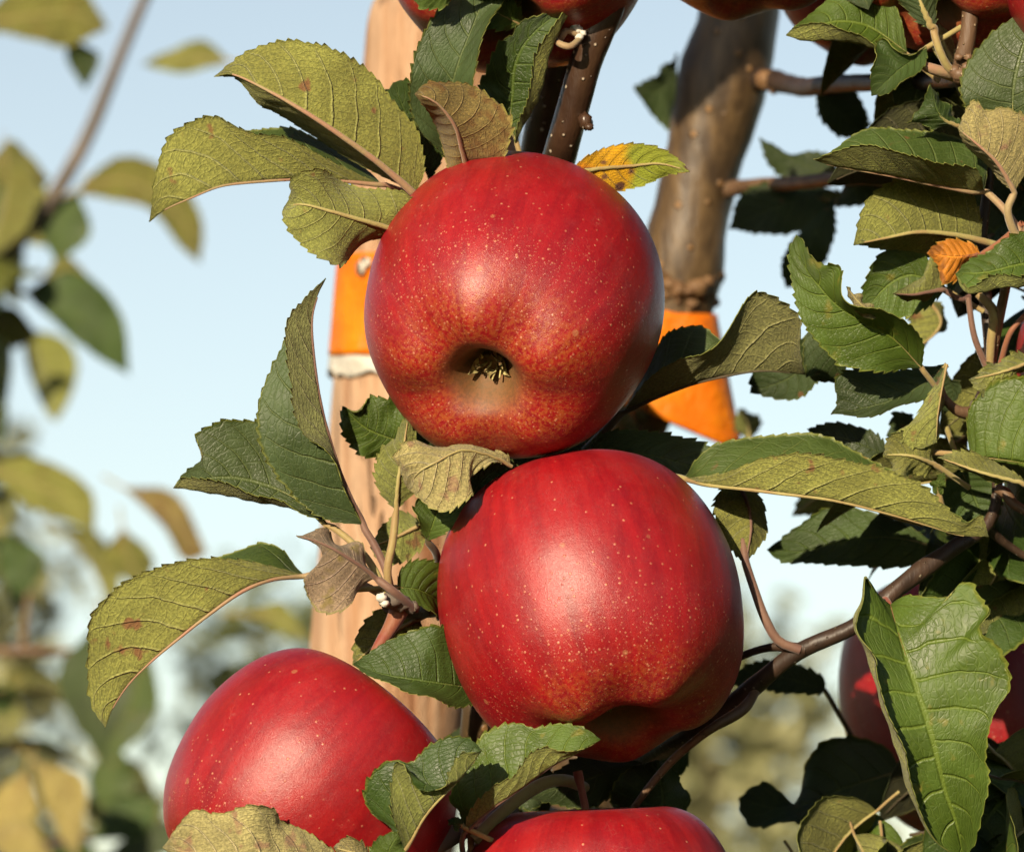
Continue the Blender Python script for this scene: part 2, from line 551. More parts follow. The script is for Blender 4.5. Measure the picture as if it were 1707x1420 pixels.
    h = b.math('ADD', h, b.math('MULTIPLY', blot, 3.0))
    h = b.math('ADD', h, b.math('MULTIPLY', mot, 0.4))
    nm = b.bump(h, 0.00026, 0.6)
    rgh = b.math('ADD', b.ramp(fin, 0.35, 0.65, 0.31, 0.44), b.math('MULTIPLY', near, 0.3))
    return b.done(b.pbsdf(col, rgh, 0.48, nm))


# ------------------------------------------------------------------ ground and far orchard
def ground():
    n = 60
    g = np.sign(np.linspace(-1, 1, n)) * np.abs(np.linspace(-1, 1, n)) ** 3 * 1500
    X, Y = np.meshgrid(g, g, indexing='ij')
    Z = 0.02 * np.sin(X * 1.7) * np.sin(Y * 1.3)
    V = np.stack([X, Y, Z], -1).reshape(-1, 3)
    i, j = np.meshgrid(np.arange(n - 1), np.arange(n - 1), indexing='ij')
    F = np.stack([i*n+j, (i+1)*n+j, (i+1)*n+j+1, i*n+j+1], -1).reshape(-1, 4)
    b = NT('orchard_grass')
    oc = obj_coord(b)
    c = b.mix(b.ramp(b.noise(oc, 3, 5), .35, .65), (.05, .09, .02), (.12, .13, .045))
    m = b.done(b.pbsdf(c, 0.9, 0.1, b.bump(b.noise(oc, 60, 4), 0.03)))
    o = mesh_obj('ground', V, F, m, origin=(0, 0, 0))
    tag(o, 'grassy orchard ground under the apple trees', kind='structure')


ground()

# ------------------------------------------------------------------ leaves
def grid_leaf(G, U, seed, teeth=1.0, quilt=0.00032, wave=0.0006, nveins=8.5, bulge=0.0):
    """G (nv,nu,3) camera-aligned metres, modifies with quilting, waves and serrated margins"""
    g = np.random.default_rng(seed)
    nv, nu, _ = G.shape
    v = np.linspace(0, 1, nv)
    win = np.sin(np.pi * np.clip(v, 0, 1)) ** 0.5
    dv = np.gradient(G, axis=0); du = np.gradient(G, axis=1)
    N = np.cross(dv, du)
    ln = np.linalg.norm(N, axis=2, keepdims=True)
    N = N / (ln + 1e-15)
    for k in (0, 1): N[k] = N[2]
    for k in (-1, -2): N[k] = N[-3]
    s = np.abs(U)[None, :]
    sg = np.sign(U)[None, :]
    q = v[:, None] - 0.21 * s ** 1.35 + 0.028 * sg
    h = quilt * (np.abs(np.sin(np.pi * nveins * q)) - 0.6) * np.sin(np.pi * np.clip(s, 0, 1)) ** 0.7
    for k in range(3):
        h = h + wave * g.normal() * np.sin(2*np.pi*(g.uniform(1.0, 3.4) * v[:, None]) + g.uniform(0, 6.3) + sg * g.uniform(0, 2)) * s ** 2
    width = np.linalg.norm(G[nv // 2, 0] - G[nv // 2, nu // 2])
    h = h + bulge * width * 4 * s * (1 - s)
    G = G + N * (h * win[:, None])[..., None]
    if teeth > 0:
        for col, nb in ((0, 1), (nu - 1, nu - 2)):
            e = G[:, col]
            out = e - G[:, nb]
            out /= np.linalg.norm(out, axis=1)[:, None] + 1e-12
            tg = np.gradient(e, axis=0)
            L = np.linalg.norm(np.diff(e, axis=0), axis=1).sum()
            tg /= np.linalg.norm(tg, axis=1)[:, None] + 1e-12
            nt = max(6, min(L / 0.0030, nv / 4.0))
            ph = nt * (v + 0.02 * np.sin(v * 9 + seed))
            amp = g.uniform(0.55, 1.35, int(nt) + 4)[np.clip(ph.astype(int), 0, int(nt) + 3)]
            t = (ph % 1.0) * amp * np.clip(v * 9, 0, 1) * np.clip((1 - v) * 14, 0, 1)
            A = 0.0010 * teeth
            G[:, col] = e + A * (t[:, None] - 0.35 * np.clip(v * 9, 0, 1)[:, None]) * out + A * 0.45 * t[:, None] * tg
            G[:, nb] += 0.25 * A * t[:, None] * out
    return G


def leaf_mesh(name, G, U, flip, kind, parent, thick=0.00024, to_world=True):
    nv, nu, _ = G.shape
    dv = np.gradient(G, axis=0); du = np.gradient(G, axis=1)
    N = np.cross(dv, du)
    N /= np.linalg.norm(N, axis=2, keepdims=True) + 1e-15
    N[0] = N[2]; N[1] = N[2]; N[-1] = N[-3]; N[-2] = N[-3]
    if flip: N = -N
    Tp = G + N * thick * .5; Bt = G - N * thick * .5
    V = np.concatenate([Tp.reshape(-1, 3), Bt.reshape(-1, 3)])
    i, j = np.meshgrid(np.arange(nv - 1), np.arange(nu - 1), indexing='ij')
    q = np.stack([i*nu+j, (i+1)*nu+j, (i+1)*nu+j+1, i*nu+j+1], -1).reshape(-1, 4)
    if flip: q = q[:, ::-1]
    o = nv * nu
    F = [q, q[:, ::-1] + o]
    k = np.arange(nv - 1)
    r = []
    for col, fl in ((0, False), (nu - 1, True)):
        a = np.stack([k*nu+col, (k+1)*nu+col, (k+1)*nu+col+o, k*nu+col+o], -1)
        if fl != flip: a = a[:, ::-1]
        r.append(a)
    F += r
    mi = np.concatenate([np.zeros(len(q)), np.ones(len(q)), np.full(2 * (nv - 1), 2)])
    F = np.concatenate(F)
    uu, vv = np.meshgrid(U, np.linspace(0, 1, nv))
    at = np.stack([uu, vv, 0 * uu], -1).reshape(-1, 3)
    at = np.concatenate([at, at])
    Vw = W(V) if to_world else V
    org = W(G[0, nu // 2]) if to_world else G[0, nu // 2]
    return mesh_obj(name, Vw, F, leaf_mats(kind), mi, at, parent, org)


LEAFN = [0]


def leaf(tree, kind, mid, a, b, face, W_=None, sa=0.6, sb=0.6, r=None, rd=0.0, ra=None, rad=0.0, pet=None, st='olive',
         hi=True, label=None, teeth=1.0, wave=0.0005, rib=1.0, bulge=0.0, quilt=0.0003, ad=None, bd=None, petw=9):
    LEAFN[0] += 1
    seed = 100 + LEAFN[0]
    nv, nu = (112, 27) if hi else (56, 15)
    m = crv(mid, nv)
    prof = np.sin(np.pi * np.linspace(0, 1, nv) ** 0.85) ** 0.75
    prof = np.nan_to_num(prof)
    win = np.sin(np.pi * np.linspace(0, 1, nv)) ** 0.6
    A = crv(a, nv); B = crv(b, nv)
    pa = np.linalg.norm(A[:, :2] - m[:, :2], axis=1); pb = np.linalg.norm(B[:, :2] - m[:, :2], axis=1)
    w = W_ if W_ else 1.03 * max(pa.max(), pb.max())

    def dep(E, p, sgn, const):
        if E.shape[1] == 3: return E
        if const is not None:
            off = const * win
        else:
            off = np.sqrt(np.maximum((w * prof) ** 2 - p ** 2, 0)) * PX * 1000 * sgn
            kk = np.hanning(17); kk /= kk.sum()
            off = np.convolve(np.pad(off, 8, mode='edge'), kk, 'valid') * win
        return np.hstack([E, (m[:, 2] + off)[:, None]])
    A = dep(A, pa, sa, ad); B = dep(B, pb, sb, bd)
    rows = [A, m, B]; us = [-1, 0, 1]
    if r is not None:
        R_ = crv(r, nv)
        if R_.shape[1] == 2: R_ = np.hstack([R_, (m[:, 2] + rd * win)[:, None]])
        rows.insert(2, R_); us = [-1, 0, 0.55, 1]
    if ra is not None:
        R_ = crv(ra, nv)
        if R_.shape[1] == 2: R_ = np.hstack([R_, (m[:, 2] + rad * win)[:, None]])
        rows.insert(1, R_); us = [-1, -0.55] + us[1:]
    RC = np.stack([C(x[:, 0], x[:, 1], x[:, 2]) for x in rows], 1)     # nv, nr, 3
    U = np.linspace(-1, 1, nu)
    G = np.zeros((nv, nu, 3))
    for k in range(nu):
        uu = U[k]
        i = min(max(np.searchsorted(us, uu) - 1, 0), len(us) - 2)
        t = (uu - us[i]) / (us[i + 1] - us[i])
        G[:, k] = RC[:, i] * (1 - t) + RC[:, i + 1] * t
    for _ in range(2 if r is None and ra is None else 3):
        G[:, 1:-1] = .25 * G[:, :-2] + .5 * G[:, 1:-1] + .25 * G[:, 2:]
    # which way is up
    dv = np.gradient(G, axis=0); du = np.gradient(G, axis=1)
    N = np.cross(dv, du)[nv // 6: -nv // 6]
    half = N[:, 1:nu // 3] if face[0] == 'a' else N[:, -nu // 3:-1]
    if r is not None and face[0] == 'a': half = N[:, 1:nu // 3]
    toward = half[..., 2].sum() > 0
    flip = toward != (face[1] == 'T')
    if flip:
        G = G.copy()
    G = grid_leaf(G, U, seed, teeth, -quilt if flip else quilt, wave, 8.5, -bulge if flip else bulge)
    ob = leaf_mesh('leaf', G, U, flip, kind, tree)
    if label: ob['label'] = label
    # stalk running on as the midrib, on the underside
    dv = np.gradient(G, axis=0); du = np.gradient(G, axis=1)
    Nm = np.cross(dv, du)[:, nu // 2]
    Nm /= np.linalg.norm(Nm, axis=1)[:, None] + 1e-15
    Nm[0] = Nm[3]; Nm[1] = Nm[3]; Nm[2] = Nm[3]; Nm[-1] = Nm[-3]; Nm[-2] = Nm[-3]
    if flip: Nm = -Nm
    rr = np.interp(np.linspace(0, 1, nv), [0, .15, .6, .94], [.00078, .00060, .00038, .00015]) * rib
    ridge = G[:, nu // 2] - Nm * (rr * 0.75)[:, None]
    ridge = ridge[:int(nv * .94):3]; rr = rr[:int(nv * .94):3]
    if pet is False:
        pp = np.zeros((0, 3)); pr = np.zeros(0)
    elif pet is None:
        t0 = ridge[0] - ridge[3]; t0 /= np.linalg.norm(t0) + 1e-12
        pp = ridge[0] + np.outer([0.012, 0.006], t0); pr = np.array([.0008, .00075]) * rib
    else:
        pe = np.asarray(pet, float)
        q = crv(np.hstack([C(pe[:, 0], pe[:, 1], pe[:, 2]), np.zeros((len(pe), 1))]), 14)[:, :3]
        pp = q[::-1]; pr = np.linspace(1.15, 1.0, len(pp)) * petw * .5 * PX
        if np.linalg.norm(pp[-1] - ridge[0]) < 0.001: pp = pp[:-1]; pr = pr[:-1]
    path = np.vstack([pp, ridge]); rad_ = np.concatenate([pr, rr])
    V, F = tube_data(W(path), rad_, 8)
    mesh_obj('stalk', V, F, M_ST[st], parent=ob, origin=W(ridge[0]))
    return ob


# ------------------------------------------------------------------ the trees
trunk_px = [(1246, -260, 300, 130), (1240, -80, 300, 131), (1234, 20, 300, 133), (1207, 130, 300, 150), (1172, 266, 300, 131), (1146, 391, 300, 131),
            (1136, 450, 300, 140), (1132, 490, 300, 128), (1126, 530, 300, 112), (1085, 640, 300, 108), (1045, 740, 300, 108), (1005, 860, 300, 112), (985, 1000, 300, 116), (975, 1250, 300, 120), (970, 1500, 300, 126)]
tb = W(C(968, 1500, 300))
TREE = empty('apple_tree', (tb[0], tb[1], 0.0))
tag(TREE, 'apple tree with a leaning brown trunk, dark twigs and toothed leaves among the red apples', 'tree')
p = np.asarray(trunk_px, float)
w = W(C(p[:, 0], p[:, 1], p[:, 2])); rr = p[:, 3] * .5 * PX * (D + p[:, 2] * .001) / D
low = np.array([[tb[0] - .004, tb[1], 1.0, rr[-1] * 1.2], [tb[0], tb[1], .5, rr[-1] * 1.4], [tb[0], tb[1], .1, rr[-1] * 1.6], [tb[0], tb[1], -.03, rr[-1] * 2.0]])
tube('trunk', np.vstack([np.hstack([w, rr[:, None]]), low]), TREE, M_TRUNK, 40, 260, 0.035, 3, world=True, origin=(tb[0], tb[1], 0))

# graft union: a lumpy collar round the trunk
def lumps(name, spots, parent, mat):
    Vs, Fs = [], []
    base = 0
    for (x, y, d, rx, ry) in spots:
        c = C(x, y, d)
        th = np.linspace(0, np.pi, 9); ph = np.linspace(0, 2*np.pi, 12, endpoint=False)
        q = np.stack([np.outer(np.sin(th), np.cos(ph)) * rx, np.outer(np.cos(th), np.ones(12)) * ry, np.outer(np.sin(th), np.sin(ph)) * (rx + ry) / 2], -1) * PX
        q *= (1 + .12 * rng.normal(size=q.shape[:2]))[..., None]
        Vs.append(W(c + q).reshape(-1, 3))
        i, j = np.meshgrid(np.arange(8), np.arange(12), indexing='ij'); j2 = (j + 1) % 12
        Fs.append(np.stack([i*12+j, (i+1)*12+j, (i+1)*12+j2, i*12+j2], -1).reshape(-1, 4) + base)
        base += 108
    V = np.vstack(Vs)
    return mesh_obj(name, V, np.vstack(Fs), mat, parent=parent)


graft = [(1132 + 62 * math.sin(t), 472 + 14 * math.sin(3.1 * t + 1), 300 - 13.0 * math.cos(t), 17 + 9 * random.random(), 12 + 8 * random.random()) for t in np.linspace(-1.5, 1.5, 13)]
graft += [(1132 + 60 * math.sin(t), 498 + 8 * math.sin(5 * t), 300 - 11.8 * math.cos(t), 12, 9 + 5 * random.random()) for t in np.linspace(-1.4, 1.4, 9)]
tag(lumps('graft_collar', graft, TREE, M_GRAFT), 'knobby orange-brown graft collar on the trunk above the orange strap')

# branches
BR = [
    ('branch', [(1020, -120, 20, 66), (1013, 0, 20, 64), (995, 50, 20, 60), (978, 100, 21, 55), (955, 180, 24, 55), (936, 250, 30, 56), (905, 340, 60, 54), (920, 480, 130, 52), (1020, 640, 262, 54), (1075, 700, 300, 54)], M_BRANCH, 24, .03),
    ('branch', [(955, -90, 88, 64), (940, 40, 86, 64), (915, 160, 88, 62), (895, 290, 100, 60), (920, 470, 170, 58), (1050, 730, 300, 58)], M_BRANCH, 20, .03),
    ('branch', [(1225, 140, 300, 44), (1274, 133, 286, 40), (1310, 140, 256, 34), (1345, 146, 200, 32), (1392, 140, 160, 31), (1480, 138, 100, 28), (1560, 136, 40, 26), (1602, 132, 10, 26)], M_TWIG, 16, .05),
    ('branch', [(1170, 322, 300, 30), (1240, 312, 285, 26), (1330, 305, 215, 24), (1460, 298, 160, 22), (1560, 330, 110, 20), (1660, 400, 60, 18)], M_TWIGL, 14, .05),
    ('branch', [(1640, -120, 2, 28), (1620, -10, 4, 28), (1614, 60, 4, 27), (1604, 110, 6, 30), (1602, 135, 10, 28)], M_TWIGL, 16, .05),
    ('branch', [(1602, 132, 12, 26), (1640, 230, 24, 22), (1648, 300, 24, 18), (1634, 410, 24, 20), (1645, 520, 26, 22), (1652, 620, 22, 24), (1640, 680, 16, 34), (1655, 740, 16, 24), (1662, 820, 16, 18), (1645, 876, 14, 22), (1590, 912, 10, 29), (1500, 978, 4, 29), (1420, 1046, 2, 29), (1330, 1086, 4, 27), (1230, 1166, 14, 34), (1130, 1230, 30, 42), (1040, 1280, 70, 42), (985, 1320, 150, 36), (972, 1345, 296, 38)], M_TWIG, 18, .10),
    ('twig', [(650, 1002, -2, 40), (662, 1016, 0, 34), (700, 1016, 14, 30), (760, 1010, 50, 32), (850, 1020, 130, 34), (975, 1080, 296, 36)], M_TWIG, 14, .08),
    ('twig', [(668, 1012, -4, 34), (652, 1044, -6, 26), (632, 1076, -8, 19), (618, 1098, -9, 12), (610, 1110, -9, 4)], M_ST['red'], 12, .05),
    ('branch', [(600, 1470, -12, 46), (680, 1432, -14, 40), (740, 1398, -12, 36), (800, 1368, 6, 36), (870, 1352, 90, 36), (968, 1380, 296, 38)], M_GREYTWIG, 16, .08),
    ('branch', [(812, 1090, 52, 40), (800, 1140, 50, 56), (798, 1190, 50, 60), (797, 1240, 54, 60), (800, 1320, 80, 50), (830, 1420, 130, 50), (965, 1560, 298, 50)], M_TRUNK, 16, .04),
    ('twig', [(1262, 1148, 10, 14), (1238, 1182, 4, 20), (1180, 1218, 2, 15), (1120, 1268, 6, 14), (1062, 1338, 10, 12), (1030, 1395, 22, 11)], M_TWIGL, 10, .06),
    ('twig', [(1345, 1082, 2, 20), (1290, 1078, 6, 15), (1230, 1096, 14, 13), (1200, 1120, 26, 12)], M_TWIG, 10, .06),
    ('twig', [(1640, 690, 12, 32), (1600, 686, 8, 20), (1575, 664, 6, 14), (1566, 640, 6, 12)], M_TWIGL, 10, .08),
    ('twig', [(1664, 815, 14, 18), (1676, 822, 12, 20), (1690, 840, 10, 17), (1730, 862, 8, 16)], M_TWIGL, 10, .05),
    ('twig', [(1645, 880, 16, 18), (1675, 905, 20, 14), (1730, 940, 24, 13)], M_TWIG, 10, .05),
    ('twig', [(1652, 600, 14, 18), (1690, 420, 0, 16), (1712, 380, -2, 14), (1740, 340, -4, 14)], M_TWIGL, 10, .06),
    ('twig', [(1600, 128, 8, 22), (1575, 122, 4, 20), (1548, 114, 2, 18), (1536, 108, 2, 14)], M_ST['pink'], 10, .08),
]
for nm, pts, mt, sg, bp in BR:
    tube(nm, pts, TREE, mt, sg, max(24, 10 * len(pts)), bp, int(pts[0][0]))
# spur knobs, buds and leaf scars
tag(lumps('spur_knob', [(652, 1000, -10, 18, 15), (668, 1006, -8, 18, 12), (640, 1003, -9, 9, 9), (686, 1012, -6, 14, 10)], TREE, M_GREYTWIG), None)
b_ = NT('scale_white'); M_WHITE = b_.done(b_.pbsdf((.55, .52, .46), 0.85, 0.2))
lumps('bud_scale', [(636, 996, -14, 9, 8), (641, 1006, -14, 8, 6)], TREE, M_WHITE)
lumps('bud', [(975, 202, 20, 12, 14), (982, 212, 18, 8, 6)], TREE, M_BRANCH)
lumps('spur_knob', [(962, 50, 14, 9, 8), (966, 62, 12, 7, 6), (956, 44, 14, 7, 7), (972, 56, 13, 6, 5)], TREE, M_WHITE)
lumps('spur_knob', [(1602, 126, 2, 17, 14), (1592, 118, 2, 10, 9), (1612, 112, 1, 9, 8), (1598, 96, 2, 8, 6), (1614, 96, 2, 8, 6)], TREE, M_TWIGL)
lumps('spur_knob', [(1276, 134, 274, 22, 20), (1290, 150, 272, 10, 10)], TREE, M_GRAFT)
lumps('spur_knob', [(1640, 676, 8, 22, 16), (1655, 682, 10, 14, 14), (1625, 690, 8, 13, 10)], TREE, M_GREYTWIG)
for pts, mt in [([(968, 62, 14, 9), (945, 52, 12, 11), (936, 62, 12, 12), (930, 74, 14, 10)], 'pink'), ([(966, 66, 12, 10), (950, 78, 8, 12), (934, 74, 8, 11), (926, 66, 12, 9)], 'pink')]:
    tube('fruit_stalk', pts, TREE, M_ST[mt], 8, 20)

T = TREE
# ---- leaves round the top apple
leaf(T, 'olive', [(692, 322, 8), (626, 268, 2), (565, 225, -2), (495, 180, -4), (425, 141, -2), (385, 124, 2), (357, 128, 5)],
     [(692, 322), (706, 292), (706, 258), (693, 213), (657, 171), (626, 128), (565, 87), (492, 68), (444, 73), (410, 87), (383, 107), (357, 128)],
     [(692, 322), (626, 288), (565, 254), (529, 231), (489, 207), (453, 187), (431, 174), (407, 140), (389, 127), (357, 128)], 'aU', sa=.25, sb=.95,
     pet=[(692, 322, 8), (712, 342, 14), (745, 370, 30)], st='pink', rib=1.5, label='large olive leaf showing its veined underside, upper left', petw=13)
leaf(T, 'olive', [(633, 305, 16), (560, 301, 12), (489, 302, 8), (413, 309, 4), (368, 315, 2), (322, 332, 0), (276, 350, 0), (249, 370, 0)],
     [(633, 305), (593, 289), (550, 268), (505, 244), (468, 227), (425, 222), (389, 207), (364, 193), (316, 204), (276, 238), (258, 298), (249, 370)],
     [(633, 305), (596, 274), (565, 253), (529, 228), (489, 210), (455, 212), (400, 225), (340, 260), (280, 330), (249, 370)], 'aU', sa=-.25, bd=20,
     pet=[(633, 305, 16), (680, 322, 22), (740, 350, 34)], st='pink')
leaf(T, 'olive', [(676, 390, 0), (642, 378, -4), (596, 365, -8), (550, 352, -10), (505, 341, -10), (474, 345, -6)],
     [(676, 390), (692, 335), (640, 318), (596, 302), (535, 283), (505, 286), (489, 296), (486, 320), (474, 345)],
     [(676, 390), (640, 402), (596, 424), (550, 436), (525, 426), (505, 411), (480, 384), (471, 362), (474, 345)], 'aU', sa=.5, sb=.5, wave=.0009, st='olive', rib=1.3)
leaf(T, 'grey', [(770, 290, 22), (757, 215, 14), (757, 140, 8), (770, 95, 6), (786, 55, 6), (800, 15, 8), (812, -20, 10)],
     [(770, 290), (728, 247), (700, 219), (685, 183), (682, 146), (691, 91), (703, 61), (722, 30), (746, 5), (780, -14), (812, -20)],
     [(770, 290), (790, 200), (788, 137), (795, 107), (804, 61), (819, 27), (838, 5), (835, -10), (812, -20)], 'aT', sa=-.5, sb=-.8, label='upright grey-green leaf behind the top apple')
leaf(T, 'green', [(859, 240, 18), (850, 195, 18), (853, 150, 16), (855, 110, 14), (872, 72, 12), (905, 40, 10), (958, 5, 8)],
     [(859, 240), (852, 207), (831, 174), (807, 158), (799, 140), (810, 122), (819, 100), (835, 73), (853, 61), (868, 37), (905, 23), (932, 12), (958, 5)],
     [(859, 240), (864, 205), (877, 165), (886, 130), (893, 100), (908, 65), (930, 30), (958, 5)], 'aT', sa=-.3, bd=-7,
     r=[(859, 240), (879, 205), (900, 170), (915, 132), (924, 90), (936, 52), (958, 5)], rd=-3, label='upright folded green leaf beside the dark branch')
leaf(T, 'brown', [(778, 278, -2), (768, 245, -8), (757, 210, -14), (735, 180, -18), (715, 165, -20), (691, 157, -20)],
     [(778, 278), (752, 286), (738, 250), (727, 215), (713, 185), (700, 168), (691, 157)],
     [(778, 278), (836, 268), (850, 232), (853, 201), (838, 180), (813, 158), (783, 141), (746, 137), (710, 139), (691, 157)], 'bU', sa=.8, sb=.35, st='pink', label='small brownish leaf folded over in front of upright leaves')
leaf(T, 'green', [(718, 300, 30), (690, 230, 26), (655, 138, 22)],
     [(718, 300), (690, 262), (660, 200), (643, 160), (655, 138)], [(718, 300), (738, 260), (722, 200), (695, 150), (675, 134), (655, 138)], 'aT', sa=-.4, sb=-.4, hi=False)
leaf(T, 'bright', [(872, 43, 16), (835, 25, 12), (790, 0, 10), (750, -25, 10)], [(872, 43), (850, 51), (812, 49), (785, 30), (750, -25)],
     [(872, 43), (868, 20), (845, -10), (800, -32), (750, -25)], 'aT', sa=-.3, sb=-.3, st='olive', rib=1.4)
leaf(T, 'bright', [(770, -20, -2), (720, -6, -4), (676, -12, -2)], [(770, -20), (745, 8), (720, 15), (700, 11), (676, -12)], [(770, -20), (720, -40), (676, -12)], 'aT', hi=False)
leaf(T, 'yellow', [(955, 288, 8), (1000, 281, 10), (1050, 277, 12), (1100, 273, 12), (1150, 286, 10)],
     [(955, 288), (963, 272), (981, 259), (1011, 247), (1051, 239), (1087, 243), (1114, 254), (1134, 270), (1150, 286)],
     [(955, 288), (1000, 318), (1026, 320), (1045, 316), (1091, 302), (1118, 291), (1150, 286)], 'aU', sa=-.2, sb=.6, teeth=.6, label='yellow leaf with brown spots beside the top apple')
# ---- left group
leaf(T, 'grey', [(603, 874, -2), (571, 796, -6), (552, 732, -9), (535, 660, -10), (524, 586, -9), (521, 531, -8), (529, 495, -7), (543, 464, -6)],
     [(603, 874), (552, 868), (513, 848), (480, 816), (454, 783), (435, 745), (428, 693), (435, 654), (448, 625), (471, 579), (500, 525), (543, 464)],
     [(603, 874), (571, 815), (561, 780), (542, 748), (506, 722), (492, 683), (488, 651), (480, 608), (475, 576), (475, 544), (484, 524), (500, 505), (519, 485), (543, 464)], 'aT', sa=.35, bd=-4,
     pet=[(603, 874, -2), (625, 910, -3), (645, 955, -5), (652, 992, -6)], st='purple', label='tall folded leaf pointing up, left of the stake', petw=13, rib=1.3)
leaf(T, 'grey', [(545, 872, 2), (490, 830, 8), (430, 806, 9), (380, 797, 8), (330, 801, 6), (289, 813, 4)],
     [(545, 872), (500, 800), (470, 740), (435, 705), (393, 699), (367, 701), (325, 728), (338, 760), (302, 793), (289, 813)],
     [(545, 872), (500, 850), (450, 833), (383, 808), (347, 798), (305, 799), (289, 813)], 'aT', sa=.3, bd=-9,
     r=[(545, 872), (513, 854), (467, 847), (406, 836), (341, 824), (289, 813)], rd=-4, pet=[(545, 872, 2), (580, 898, 0), (615, 935, -3), (645, 990, -4)], st='olive', petw=12)
leaf(T, 'bright', [(682, 737, 12), (650, 730, 10), (610, 714, 8), (571, 677, 6)], [(682, 737), (684, 700), (665, 672), (642, 664), (610, 672), (590, 681), (571, 677)],
     [(682, 737), (650, 765), (620, 765), (603, 758), (581, 738), (569, 709), (571, 677)], 'aT', sa=-.5, sb=.2, wave=.001)
leaf(T, 'dark', [(690, 745, 18), (720, 720, 16), (760, 715, 20)], [(690, 745), (688, 700), (720, 690), (760, 715)], [(690, 745), (725, 750), (760, 715)], 'aT', hi=False, pet=False, st='dark', rib=.6)
leaf(T, 'olive', [(660, 850, -8), (664, 800, -10), (672, 750, -9), (681, 692, -6)], [(660, 850), (649, 839), (633, 819), (623, 790), (636, 751), (655, 732), (668, 706), (681, 692)],
     [(660, 850), (690, 820), (700, 780), (692, 730), (681, 692)], 'aU', sa=.5, sb=.6, pet=[(660, 850, -8), (655, 900, -9), (646, 950, -9), (650, 995, -7)], st='olive', petw=13)
leaf(T, 'pale', [(852, 776, -14), (806, 757, -20), (768, 750, -24), (728, 769, -26), (697, 788, -25), (680, 815, -20)],
     [(852, 776), (844, 757), (807, 749), (762, 742), (725, 737), (676, 745), (654, 761), (664, 785), (680, 815)],
     [(852, 776), (815, 771), (790, 795), (788, 824), (766, 842), (742, 854), (709, 841), (680, 815)], 'bU', sa=.4, sb=-.15, wave=.0014, quilt=.0006, st='olive', rib=.7, pet=False, label='pale crumpled dry leaf between the two big apples')
leaf(T, 'dark', [(778, 850, -6), (800, 805, -8), (838, 778, -10), (868, 781, -10)], [(778, 850), (784, 795), (808, 766), (840, 758), (868, 781)], [(778, 850), (820, 830), (850, 800), (868, 781)], 'aT', hi=False, sa=-.5, sb=.3)
leaf(T, 'bright', [(712, 902, -4), (724, 865, -6), (742, 825, -4)], [(712, 902), (698, 872), (692, 836), (715, 826), (742, 825)], [(712, 902), (745, 887), (775, 855), (782, 825), (742, 825)], 'aT', sa=-.4, sb=-.4, pet=[(712, 902, -4), (726, 920, 0), (730, 940, 6)], st='dark', petw=12, hi=False)
leaf(T, 'olive', [(706, 872, 14), (660, 895, 14), (617, 912, 12)], [(706, 872), (670, 853), (640, 873), (617, 912)], [(706, 872), (707, 907), (665, 939), (630, 932), (617, 912)], 'aU', hi=False)
leaf(T, 'mauve', [(626, 963, -12), (595, 938, -16), (566, 919, -18), (545, 909, -18), (520, 900, -18), (494, 893, -17)],
     [(626, 963), (620, 940), (600, 918), (570, 901), (535, 890), (510, 888), (494, 893)],
     [(626, 963), (594, 987), (570, 1008), (537, 1022), (518, 1008), (507, 985), (509, 968), (530, 962), (546, 948), (540, 925), (520, 906), (494, 893)], 'bU', sa=.5, sb=.2, teeth=.7,
     pet=[(626, 963, -12), (655, 985, -13), (690, 1016, -6)], st='purple', petw=14, wave=.001, label='bitten mauve-brown leaf in front of the stake')
leaf(T, 'olive', [(505, 957, 4), (455, 965, -2), (406, 986, -6), (349, 1028, -8), (304, 1065, -8), (259, 1102, -7), (218, 1140, -5), (189, 1180, -3), (175, 1212, -2)],
     [(505, 957), (479, 950), (430, 938), (365, 930), (316, 932), (275, 942), (222, 962), (181, 991), (153, 1028), (147, 1085), (147, 1150), (157, 1187), (175, 1212)],
     [(505, 957), (492, 945), (467, 913), (434, 901), (390, 912), (340, 935), (250, 1000), (190, 1100), (175, 1212)], 'aU', sa=-.15, bd=22,
     pet=[(505, 957, 4), (560, 964, 2), (600, 972, -2), (648, 998, -4)], st='pink', petw=12, label='long drooping olive leaf with ribbed underside at far left')
leaf(T, 'bright', [(662, 978, -4), (700, 985, -2), (748, 1012, 10)], [(662, 978), (667, 950), (692, 935), (729, 937), (762, 960), (748, 1012)], [(662, 978), (680, 999), (705, 1013), (732, 1032), (748, 1012)], 'aT', sa=-.4, sb=-.2)
leaf(T, 'green', [(805, 1148, 0), (750, 1142, -10), (697, 1136, -14), (640, 1126, -14), (588, 1107, -12)], [(805, 1148), (790, 1100), (760, 1060), (730, 1042), (700, 1047), (672, 1056), (635, 1074), (605, 1095), (588, 1107)],
     [(805, 1148), (797, 1164), (775, 1177), (742, 1174), (701, 1160), (660, 1144), (620, 1126), (588, 1107)], 'aT', sa=.5, sb=-.4, label='shaded green leaf between the left and middle apples')
leaf(T, 'olive', [(700, 1030, 16), (645, 1060, 12), (588, 1108, 8)], [(700, 1030), (652, 1010), (615, 1028), (592, 1065), (588, 1108)], [(700, 1030), (705, 1062), (660, 1092), (588, 1108)], 'aU', hi=False)
